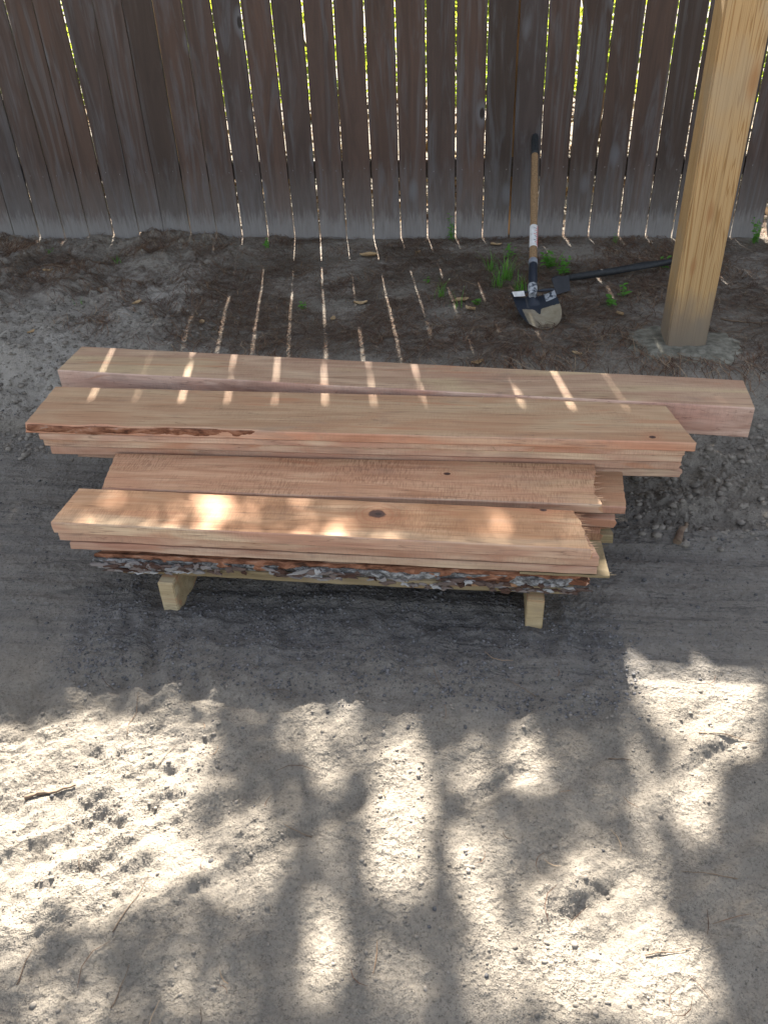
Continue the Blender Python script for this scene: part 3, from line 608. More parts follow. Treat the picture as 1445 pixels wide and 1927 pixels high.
sl2 = plank('bark_slab', ((0.1075, 1.7415), (0.3246, 1.7415), (0.1075, 1.6082), (0.3322, 1.6039)), 0.0512, 0.0580, M['old'], 'thin grey sliver of wood sticking out right of the front row', 'slab', seed=6, rag=(.004, .01), splint=5)
# --- front row (D)
plank('board', ((-1.0642, 1.7759), (0.2634, 1.7522), (-1.0589, 1.6189), (0.2956, 1.6007)), 0.0598, 0.0813, M['pink'], 'pink edged third board from the top of the front row', group=None, seed=7, rag=(.002, .004), live=(.003, .002))
plank('board', ((-1.0750, 1.7770), (0.2580, 1.7522), (-1.0879, 1.6168), (0.2978, 1.5996)), 0.0824, 0.1109, M['pink'], 'second board from the top of the front row, with a reddish raw edge', seed=8, rag=(.002, .003), live=(.003, .002))
plank('board', ((-1.0857, 1.7791), (0.2537, 1.7522), (-1.0933, 1.6157), (0.2817, 1.5899)), 0.1119, 0.1458, M['D'], 'top board of the front row with a dark knot and a splintered right end', fmat=M['pink'], seed=9, rag=(.002, .014), splint=46, wob=.0015)
# --- middle row (C)
plank('board', ((-0.9998, 1.9888), (0.3988, 2.0210), (-0.9998, 1.8221), (0.3891, 1.8296)), 0.0813, 0.1049, M['B'], 'dull square ended board sticking out right under the saw marked board', fmat=M['pink'], seed=10, rag=(.002, .003))
plank('board', ((-1.0642, 1.9834), (0.3203, 1.9963), (-1.0341, 1.7974), (0.3257, 1.7974)), 0.1060, 0.1340, M['C'], 'saw marked orange brown board of the middle row, right end broken', fmat=M['pink'], seed=11, rag=(.003, .016), splint=30, wob=.002)
# --- back row of wide boards (B)
for k, (z0, z1, xr, xl) in enumerate(((-0.0058, 0.0216, 0.215, -1.075), (0.0232, 0.0506, 0.2687, -1.0965), (0.0523, 0.0915, 0.172, -1.0965))):
    plank('board', ((xl, 2.2145), (xr, 2.204), (xl, 2.023), (xr, 2.023)), z0, z1, M['old'], ['lowest hidden board under the wide boards', 'second lowest hidden board under the wide boards', 'third lowest hidden board under the wide boards'][k], seed=12 + k, rag=(.003, .003))
plank('board', ((-1.2040, 2.2037), (0.5429, 2.2037), (-1.2147, 2.0124), (0.5601, 2.0017)), 0.0931, 0.1162, M['pink'], 'lowest of the wide boards, its thin left tip reddish brown', seed=16, rag=(.03, .01), live=(.006, .003))
plank('board', ((-1.2577, 2.2252), (0.5375, 2.2037), (-1.2706, 1.9920), (0.5547, 2.0017)), 0.1173, 0.1442, M['pink'], 'pale pink edged board two below the wide top board', seed=17, rag=(.002, .012), live=(.002, .001))
plank('board', ((-1.2792, 2.2252), (0.5321, 2.2037), (-1.2868, 1.9920), (0.5504, 1.9963)), 0.1452, 0.1705, M['pink'], 'cream edged board just under the wide boards second layer', seed=18, rag=(.002, .004), live=(.002, .001))
plank('board', ((-1.2900, 2.2252), (0.5321, 2.2037), (-1.2900, 1.9888), (0.5515, 1.9920)), 0.1716, 0.1920, M['B'], 'board directly below the wide top board', fmat=M['pink'], seed=19, rag=(.002, .003), live=(.001, .001))
bt = plank('board', ((-1.3427, 2.2360), (0.5214, 2.2134), (-1.3287, 1.9845), (0.5730, 1.9759)), 0.1931, 0.2205, M['B'], 'wide tan top board with strip of dark bark along its left front edge', fmat=M['edgeB'], seed=20, rag=(.002, .003), live=(.006, .013, (-.1, .36)), wob=.0015)
rug('bark', -1.322, -.42, 1.989, .1965, .2175, M['bark'], bt, .010, 21, 1.1, .02, 420, 8, -.25)
# --- rearmost timber (A)
for k, (z0, z1) in enumerate(((-.0058, .045), (.046, .088), (.089, 0.1308))):
    plank('board', ((-1.1, 2.50), (.129, 2.40), (-1.1, 2.36), (.1075, 2.31)), z0, z1, M['old'], ['lowest hidden board under the long timber', 'middle hidden board under the long timber', 'upper hidden board under the long timber'][k], seed=22 + k)
plank('timber', ((-1.3766, 2.5247), (0.7754, 2.3450), (-1.3800, 2.3340), (0.7665, 2.1664)), 0.1320, 0.2285, M['A'], 'long thick rosy brown timber at the back, sunlit stripes across it', 'timber', fmat=M['mauve'], seed=26, wob=.0018, rag=(.001, .001), steps=120)
M['D'].name = 'sawn_wood_orange'
# curled shavings on board edges
SHV = ['pale curl of wood at the middle of the wide top board, front edge', 'pale curl just right of the middle on the wide board edge', 'curl of wood hanging over the right half of the saw marked board', 'single curl left of the middle under the wide top board', 'curl on the rear edge of the wide top board, rightmost but one', 'curl on the rear edge of the wide top board near its middle', 'rightmost curl on the rear edge of the wide top board']
for k, (x, y, z, a) in enumerate([(-0.0215, 1.9995, 0.1931, 0), (0.0323, 1.9941, 0.1797, 1), (0.1505, 1.9909, 0.1797, 2), (-0.301, 1.9909, 0.1754, 3), (0.1182, 2.2123, 0.2227, 4), (0.0, 2.2145, 0.2227, 5), (0.2042, 2.2091, 0.2227, 2)]):
    q = random.Random(k); P0 = Vector((x, y - .002, z)); pts = [P0 + Vector((.009 * t * math.cos(a), -.004 * math.sin(t * 1.2) - .002 * t, .006 * math.sin(t * 1.1 + a))) for t in np.linspace(0, 3, 8)]
    tag(tube('wood_shaving', pts, .0006, M['dim'], n=5), SHV[k], 'wood shaving', 'wood shavings caught on the boards')

# ================================================================== SHOVEL leaning on the fence
sh = empty('shovel', (.2, 3.42, 0)); tag(sh, 'round point shovel with wooden handle and black grip leaning on the fence', 'shovel')
A0 = Vector((.202, 3.455, .088)); A1 = Vector((.218, 4.42, .525)); ax = (A1 - A0); SL = ax.length; ax.normalize(); org = Vector((.2, 3.42, 0))
def sp(d): return A0 + ax * d - org
tube('handle', [sp(t) for t in np.linspace(.10, SL - .10, 14)], [.0165 + .0008 * math.sin(k) for k in range(14)], M['handle'], sh, 18)
tube('grip', [sp(t) for t in (SL - .155, SL - .15, SL - .12, SL - .03, SL - .01, SL - .002)], [.0175, .0195, .019, .0195, .016, .006], M['rubber'], sh, 18)
tube('ferrule', [sp(t) for t in (.165, .167, .19, .192)], [.0185, .0197, .0197, .0185], M['ring'], sh, 18)
tube('socket', [sp(t) for t in (-.01, .03, .08, .16, .165)], [.016, .019, .0195, .0185, .0178], M['blade'], sh, 18)
side = ax.cross(Vector((1, 0, 0))).normalized()
if side.dot(Vector((0, -1, .5))) < 0: side = -side
def wrap(name, t0, t1, a0, a1, rad, mat, parent, nn=10):
    u = Vector((1, 0, 0)); v = side; V = []; 
    for t in (t0, t1):
        for r_ in (rad, rad - .0006):
            for k in range(nn + 1):
                a = lin(a0, a1, k / nn); V.append(sp(t) + (u * math.cos(a) + v * math.sin(a)) * r_)
    n1 = nn + 1; Fc = []
    for k in range(nn): Fc += [(k, k + 1, 2 * n1 + k + 1, 2 * n1 + k), (k, n1 + k, n1 + k + 1, k + 1), (2 * n1 + k, 2 * n1 + k + 1, 3 * n1 + k + 1, 3 * n1 + k)]
    me = bpy.data.meshes.new(name); me.from_pydata([tuple(q) for q in V], [], Fc); return link(name, me, mat, parent)
tube('neck', [sp(t) for t in (-.022, .0, .035, .04)], [.017, .0192, .0202, .0196], M['scratch'], sh, 16)
lb = wrap('label', .265, .40, .1, 2.9, .0185, M['white'], sh)
wrap('label_stripe', .268, .397, .25, .62, .0189, M['red'], lb)
for k in range(9): wrap('label_print', .274 + k * .0125, .2775 + k * .0125, .7, 1.05 + .25 * (k % 3), .0189, M['red'] if k % 2 else M['print'], lb, 4)
# dished blade: grid (u across, v along) swept from the shoulder to the rounded point
def blade_pt(u, v):
    """u -1..1, v 0 shoulder..1 tip ; local: X right, forward along -Y down"""
    hw = .098 * (1 - max(0, v - .35) ** 1.9 * 2.25) if v < .999 else .0
    hw = .094 * math.sqrt(max(0., 1 - max(0., (v - .34) / .66) ** 2.2))
    x = u * hw; y = -.225 * v; dish = .030 * (1 - u * u) * (1 - .5 * v) 
    z = -dish + .012 * v + .004 * abs(u) ** 3
    if v < .25: z += .030 * (1 - v / .25) * max(0, 1 - abs(u) * 3.2) 
    return Vector((x, y, z))
tilt = Matrix.Rotation(math.radians(16), 4, 'Z') @ Matrix.Rotation(math.radians(24), 4, 'X')
bo = A0 + ax * -.005 - org + Vector((0, 0, .002))
nu, nv = 70, 60; V = []
for j in range(nv + 1):
    for i in range(nu + 1): V.append(bo + tilt @ blade_pt(-1 + 2 * i / nu, j / nv))
K = len(V); V += [q + Vector((0, .0006, -.0022)) for q in V]; Fc = []; W1 = nu + 1
for j in range(nv):
    for i in range(nu):
        a = j * W1 + i; Fc += [(a, a + 1, a + W1 + 1, a + W1), (K + a + W1, K + a + W1 + 1, K + a + 1, K + a)]
for i in range(nu): Fc += [(i, K + i, K + i + 1, i + 1)]
for j in range(nv):
    a = j * W1; Fc += [(a, a + W1, K + a + W1, K + a), (a + nu, K + a + nu, K + a + nu + W1, a + nu + W1)]
me = bpy.data.meshes.new('blade'); me.from_pydata([tuple(q) for q in V], [], Fc); me.update()
for p in me.polygons: p.use_smooth = True
bl_ = link('blade', me, M['blade'], sh); me.materials.append(M['steel']); me.materials.append(M['scratch'])
for p in me.polygons:
    c = p.center; i = p.index
    l = tilt.inverted() @ (Vector(c) - bo)
    if l.y < -(.078 + .035 * math.exp(-((l.x - .004) / .012) ** 2) + .25 * max(0, abs(l.x - .01) - .05)) and l.x > -.066: p.material_index = 1
    elif l.y > -.045 and l.x > .05: p.material_index = 2
# rolled foot steps at the shoulders
for sgn in (-1, 1):
    tube('foot_step', [bo + tilt @ Vector((sgn * x, .002, .004 - .002 * (x > .09))) for x in (.022, .05, .08, .097)], [.004, .0065, .0065, .004], M['blade'], sh, 10)
st = [bo + tilt @ q for q in (Vector((-.092, .002, .012)), Vector((-.040, .002, .012)), Vector((-.042, -.026, .010)), Vector((-.090, -.026, .012)))]
me = bpy.data.meshes.new('sticker'); me.from_pydata([tuple(q) for q in st] + [tuple(q - Vector((0, 0, .001))) for q in st], [], [(0, 1, 2, 3), (7, 6, 5, 4), (0, 4, 5, 1), (1, 5, 6, 2), (2, 6, 7, 3), (3, 7, 4, 0)])
link('sticker', me, M['white'], sh)
# ================================================================== HOE lying on the ground
ho = empty('hoe', (.33, 3.68, 0)); tag(ho, 'black long handled hoe lying on the pine straw behind the shovel', 'hoe')
O = Vector((.33, 3.68, 0))
tube('handle', [Vector(p) - O for p in ((.335, 3.715, .052), (.45, 3.78, .047), (.6, 3.86, .042), (.75, 3.945, .04), (.93, 4.03, .035), (.95, 4.04, .035))], [.013, .0165, .0165, .017, .016, .012], M['rubber'], ho, 16)
tube('neck', [Vector(p) - O for p in ((.30, 3.70, .055), (.325, 3.708, .054), (.37, 3.73, .05))], [.012, .0175, .0175], M['black'], ho, 16)
V = []; q0 = [(.295, 3.685, .066), (.372, 3.70, .076), (.380, 3.655, .022), (.318, 3.628, .012)]
nn_ = Vector((0, .0025, -.003))
me = bpy.data.meshes.new('head'); me.from_pydata([tuple(Vector(q) - O) for q in q0] + [tuple(Vector(q) - O + nn_) for q in q0], [], [(0, 1, 2, 3), (7, 6, 5, 4), (0, 4, 5, 1), (1, 5, 6, 2), (2, 6, 7, 3), (3, 7, 4, 0)])
link('head', me, M['black'], ho)
# ================================================================== WEEDS, LEAVES, TWIGS
def weed(name, x, y, n, h, lw, ll, mat, label, cat, group=None, seed=0, spread=.5):
    """n stems, each with paired leaves"""
    r = random.Random(seed); z = float(gz(x, y)); root = empty(name, (x, y, z)); tag(root, label, cat, group)
    SV, SF, LV, LF = [], [], [], []
    for k in range(n):
        a = r.random() * 6.28; lean = r.uniform(.1, spread); hh = h * r.uniform(.55, 1.1); p0 = Vector((r.uniform(-.012, .012), r.uniform(-.012, .012), -.003)); p1 = p0 + Vector((math.cos(a) * lean * hh, math.sin(a) * lean * hh, hh))
        o = len(SV); t_ = .0009; 
        for q in (p0, p1):
            for b in range(3): SV.append(q + Vector((math.cos(b * 2.1) * t_, math.sin(b * 2.1) * t_, 0)))
        for b in range(3): SF.append((o + b, o + (b + 1) % 3, o + 3 + (b + 1) % 3, o + 3 + b))
        nl = max(3, int(hh / .012))
        for j in range(nl):
            u = (j + 1) / nl; base = p0.lerp(p1, u); b = r.random() * 6.28; L = ll * r.uniform(.6, 1.15) * (1.1 - .3 * u); d = Vector((math.cos(b), math.sin(b), r.uniform(-.1, .6))).normalized()
            s_ = d.cross(Vector((0, 0, 1))).normalized(); up = s_.cross(d); W = lw * L / ll * .5; o = len(LV)
            LV += [base, base + d * L * .35 + s_ * W + up * W * .3, base + d * L * .35, base + d * L * .35 - s_ * W + up * W * .3, base + d * L * .72 + s_ * W * .75 + up * W * .1, base + d * L * .72 - up * L * .03, base + d * L * .72 - s_ * W * .75 + up * W * .1, base + d * L - up * L * .10]
            LF += [(o, o + 2, o + 1), (o, o + 3, o + 2), (o + 1, o + 2, o + 5, o + 4), (o + 2, o + 3, o + 6, o + 5), (o + 4, o + 5, o + 7), (o + 5, o + 6, o + 7)]
    for nm, V_, F_ in (('stem', SV, SF), ('leaves', LV, LF)):
        me = bpy.data.meshes.new(nm); me.from_pydata([tuple(q) for q in V_], [], F_); link(nm, me, mat, root)
def grass(x, y, n, L, label, group, seed=0, mat='weed'):
    r = random.Random(seed); V, Fc = [], []
    for k in range(n):
        a = r.random() * 6.28; b = Vector((r.gauss(0, .014), r.gauss(0, .012), -.003)); d = Vector((math.cos(a), math.sin(a), 0)); s_ = Vector((-d.y, d.x, 0)); l_ = L * r.uniform(.5, 1.1); w_ = .0016 * r.uniform(.7, 1.4); ln = r.uniform(.2, .9); o = len(V)
        for j in range(5):
            u = j / 4; p = b + d * (l_ * ln * u * u * .9) + Vector((0, 0, l_ * (u - .45 * ln * u * u))); ww = w_ * (1 - u * .85)
            V += [tuple(p - s_ * ww), tuple(p + s_ * ww)]
        Fc += [(o + 2 * j, o + 2 * j + 1, o + 2 * j + 3, o + 2 * j + 2) for j in range(4)]
    me = bpy.data.meshes.new('grass_tuft'); me.from_pydata(V, [], Fc); o = link('grass_tuft', me, M[mat]); o.location = (x, y, float(gz(x, y))); tag(o, label, 'grass tuft', group)
W_ = M['weed']
weed('weed', -1.16, 4.30, 4, .05, .022, .030, W_, 'small bright green weed sprig near the fence, left of middle', 'weed', seed=1)
weed('weed', -.19, 4.47, 5, .13, .016, .022, W_, 'thin climbing sprig against the fence boards, middle', 'weed', seed=2, spread=.2)
weed('weed', .30, 4.0, 6, .09, .026, .036, W_, 'leafy green weed just right of the shovel handle', 'weed', seed=3)
weed('weed', .37, 3.93, 6, .08, .024, .032, W_, 'leafy green weed above the hoe handle', 'weed', seed=4)
weed('weed', .115, 4.15, 5, .08, .016, .024, W_, 'dark green sprig near the fence left of the shovel', 'weed', seed=5)
weed('weed', .545, 3.52, 4, .045, .030, .036, W_, 'small two stemmed green seedling left of the post', 'weed', seed=6)
weed('weed', .60, 3.62, 3, .06, .024, .036, W_, 'taller green seedling left of the post', 'weed', seed=16)
weed('weed', .84, 4.02, 5, .05, .022, .032, W_, 'green weed at the hoe handle beside the post', 'weed', seed=7)
weed('weed', .66, 4.42, 4, .05, .014, .02, W_, 'tiny weed at the foot of the fence left of the post', 'weed', seed=8)
weed('weed', 1.36, 4.40, 8, .14, .018, .026, W_, 'weed growing through the broken board right of the post', 'weed', seed=9, spread=.3)
weed('weed', -.03, 3.52, 4, .03, .018, .026, W_, 'low weed on bare soil left of the shovel blade', 'weed', seed=10)
weed('weed', -.80, 3.46, 4, .03, .014, .022, W_, 'small weed between two light stripes', 'weed', seed=11)
weed('weed', -1.06, 2.93, 4, .025, .012, .016, W_, 'tiny weed just behind the long timber', 'weed', seed=12)
weed('weed', -2.35, 4.25, 4, .035, .016, .024, W_, 'small weed at the far left by the fence', 'weed', seed=13)
weed('weed', -.28, 3.82, 3, .025, .014, .02, W_, 'small sprig right of the middle light stripe', 'weed', seed=14)
grass(.10, 3.86, 46, .15, 'tall grass clump left of the shovel socket', 'grass tufts along the fence', 1)
grass(.02, 3.98, 26, .11, 'loose grass tuft furthest left of the shovel clump', 'grass tufts along the fence', 2)
grass(.16, 3.70, 26, .13, 'drooping grass blades touching the shovel socket', 'grass tufts along the fence', 3)
grass(.06, 3.76, 34, .13, 'dense low grass in front of the tall clump', 'grass tufts along the fence', 12)
grass(.33, 4.05, 20, .10, 'grass blades mixed with the leafy weeds right of the shovel', 'grass tufts along the fence', 13)
grass(-.20, 3.62, 18, .10, 'sparse grass tuft beside a dry leaf', 'grass tufts along the fence', 4)
grass(-.12, 3.50, 9, .10, 'yellowing grass blades over bare soil', 'grass tufts along the fence', 5)
grass(-1.92, 4.1, 12, .07, 'thin grass tuft at left by the fence', 'grass tufts along the fence', 6)
grass(-1.86, 3.5, 6, .05, 'tiny grass tuft on the left soil', 'grass tufts along the fence', 8)
def dry_leaf(x, y, L, a, label, seed=0, mat='dryleaf', h=.004):
    r = random.Random(seed); nu, nv = 8, 5; V, Fc = [], []
    for i in range(nu + 1):
        u = i / nu; wd = L * .30 * math.sin(math.pi * min(1, u * .97 + .015)) ** .8
        for j in range(nv + 1):
            v = -1 + 2 * j / nv; V.append(((u - .5) * L, v * wd, h + .16 * L * v * v * (1 + .4 * math.sin(u * 5 + seed)) * .7 + .10 * L * (u - .5) ** 2 * 4 * r.uniform(.6, 1)))
    W1 = nv + 1; Fc = [(i * W1 + j, (i + 1) * W1 + j, (i + 1) * W1 + j + 1, i * W1 + j + 1) for i in range(nu) for j in range(nv)]
    me = bpy.data.meshes.new('dry_leaf'); me.from_pydata(V, [], Fc)
    for p in me.polygons: p.use_smooth = True
    o = link('dry_leaf', me, M[mat]); o.location = (x, y, float(gz(x, y))); o.rotation_euler = (0, 0, a); tag(o, label, 'dry leaf', 'fallen dry leaves')
for k, (x, y, L, a, lab) in enumerate([(-.10, 3.56, .07, .5, 'large pale dry leaf beside the yellowing grass'), (-.06, 3.47, .06, 2.4, 'folded pale leaf under the yellowing grass'), (-.55, 3.52, .06, .2, 'brown curled leaf right of the middle stripes'), (-.65, 3.36, .04, 1.5, 'small tan leaf near the middle stripes'),
        (-1.55, 3.42, .05, .9, 'tan leaf on bare soil at left'), (-.60, 4.18, .09, .05, 'long thin pale leaf near the fence'), (.57, 3.42, .05, 2., 'pale leaf beside the seedling by the post'), (.05, 4.36, .06, .1, 'pale leaf near the fence left of the shovel'), (-1.9, 3.1, .04, 1.2, 'small leaf at the left bank'), (-.02, 2.95, .05, .4, 'brown leaf behind the timber'), (.36, 3.0, .04, 2.8, 'small leaf behind the timber toward the post'), (-1.2, 3.25, .04, 2., 'small leaf left of the stripes'), (.9, 3.45, .045, .7, 'tan leaf right of the post'), (-.35, 4.25, .045, 1.1, 'tan leaf near the fence in the middle'), (-2.2, 3.9, .05, .3, 'tan leaf far left near the fence')]):
    dry_leaf(x, y, L, a, lab, k)
def twig(x, y, L, a, rad, label, seed=0, br=1):
    r = random.Random(seed); pts = []; 
    for k in range(9):
        u = k / 8 - .5; px = x + math.cos(a) * L * u + .018 * L * math.sin(k * 1.1 + seed) * math.sin(a); py = y + math.sin(a) * L * u + .018 * L * math.sin(k * 1.1 + seed) * math.cos(a)
        pts.append((px, py, float(gz(px, py)) + rad * .8 + .001))
    o = tube('twig', pts, [rad * (.75 if rad < .003 else 1) * (1.1 - .08 * k) for k in range(9)], M['twig'], n=7); tag(o, label, 'twig', 'twigs on the ground')
for k, (x, y, L, a, rad, lab) in enumerate([(-0.874, 0.993, 0.1, 0.45, 0.0045, 'stout short twig on the bright sand at left'), (0.59, 1.996, 0.13, 1.15, 0.011, 'thick broken stick poking from the ridge at right'), (-0.773, 1.212, 0.13, 1.7, 0.0014, 'long thin twig on the bright sand'), (-0.612, 0.773, 0.12, 1.35, 0.0014, 'thin upright-lying twig near the bottom left'), (-0.751, 0.858, 0.07, 2.0, 0.001, 'hair thin twig at lower left'), (0.354, 0.773, 0.08, 0.2, 0.0015, 'thin dark twig at lower right'), (0.451, 0.923, 0.1, 3.0, 0.0013, 'thin twig in the right shade'), (-0.333, 0.95, 0.06, 2.9, 0.0013, 'short twig across the middle shade'), (0.322, 1.18, 0.05, 0.0, 0.0015, 'short red brown twig right of centre'), (0.558, 1.255, 0.12, -0.1, 0.002, 'twig at the right edge of the sun patch'), (0.118, 1.373, 0.08, 2.6, 0.0012, 'fine twig at the edge of the stack shadow'), (-0.655, 1.105, 0.06, 1.2, 0.0012, 'fine twig left of centre'), (-0.579, 0.628, 0.07, 1.5, 0.0012, 'fine twig at the bottom'), (-0.762, 0.644, 0.06, 1.6, 0.0014, 'fine dark twig at bottom left'), (1.15, 3.36, 0.35, -0.1, 0.003, 'long twig right of the post'), (-0.1, 3.8, 0.5, -0.15, 0.0016, 'long bent straw across the pine litter'), (0.62, 3.72, 0.22, -0.2, 0.0016, 'pale stem near the hoe handle')]):
    twig(x, y, L, a, rad, lab, k)

# ================================================================== TREES AND SHRUBS BEYOND THE FENCE
def leafmesh(name, C, L, nrm_bias=None, W=.6, flat=0.):
    n = len(C); d = rng.normal(size=(n, 3)); d[:, 2] *= .6; d /= np.linalg.norm(d, axis=1)[:, None]
    nr = rng.normal(size=(n, 3))
    if nrm_bias is not None: nr = nr * .7 + np.array(nrm_bias) * 1.0
    s_ = np.cross(nr, d); s_ /= np.linalg.norm(s_, axis=1)[:, None] + 1e-9; u = np.cross(d, s_)
    L = L[:, None]; h = L * .5; w_ = h * W
    V = np.stack([C - d * h, C + s_ * w_ * .8 - d * h * .25 + u * w_ * .25, C + s_ * w_ * .7 + d * h * .35 + u * w_ * .2, C + d * h, C - s_ * w_ * .7 + d * h * .35 + u * w_ * .2, C - s_ * w_ * .8 - d * h * .25 + u * w_ * .25], 1)
    f = np.array([[0, 1, 2, 3], [0, 3, 4, 5]]); return np_mesh(name, V.reshape(-1, 3), (f[None] + (np.arange(n) * 6)[:, None, None]).reshape(-1, 4), False)
SHL = ['shrub beyond the fence, outside the left edge', 'yellow green shrub seen through the leftmost fence gaps', 'low shrub behind the fence, second from the left', 'tall yellow green shrub behind the fence left of middle', 'low yellow green shrub glimpsed through the middle fence gaps', 'tall shrub behind the fence above the shovel grip', 'shrub behind the fence near the timber post', 'shrub beyond the fence, outside the right edge']
for k, (x, y, rx, h) in enumerate([(-4.6, 6.6, .9, 1.5), (-3.3, 6.9, .9, 1.7), (-2.2, 6.3, .6, 1.15), (-1.2, 6.8, .8, 1.6), (-.1, 6.4, .65, 1.25), (.8, 6.9, .8, 1.7), (1.9, 6.5, .8, 1.4), (3.2, 6.8, .9, 1.6)]):
    root = empty('shrub', (x, y, 0)); tag(root, SHL[k], 'shrub', 'shrubs beyond the fence')
    n = 2600; t = rng.random(n) * 6.28; rr2 = rng.random(n) ** .45; ph = rng.random(n)
    bz = .35 + (h - .35) * ph; prof = np.sqrt(np.clip(1 - (2 * ph - .9) ** 2 * .8, .05, 1))
    C = np.stack([np.cos(t) * rx * rr2 * prof * (1 + .2 * np.sin(5 * t + k)), np.sin(t) * .55 * rx * rr2 * prof, bz], -1)
    link('leaves', leafmesh('leaves', C, .04 + .04 * rng.random(n)), M['shrubleaf'], root)
    for j in range(5):
        a = j * 1.26 + k; o = tube('stem', [(0, 0, -.03), (math.cos(a) * .12, math.sin(a) * .1, h * .35), (math.cos(a) * rx * .5, math.sin(a) * rx * .3, h * .85)], [.012, .009, .004], M['treebark'], root, 6)
pp = rng.uniform(size=(5200, 2)) * [8., 4.6] + [-5., 4.68]; pz = gz(pp[:, 0], pp[:, 1]) + .006 + .015 * rng.random(len(pp))
tag(link('leaf_litter', leafmesh('leaf_litter', np.concatenate([pp, pz[:, None]], 1), .05 + .06 * rng.random(len(pp)), (0, 0, 3.)), M['litterleaf']), 'brown fallen leaves on the ground behind the fence', 'leaf litter', kind='stuff')
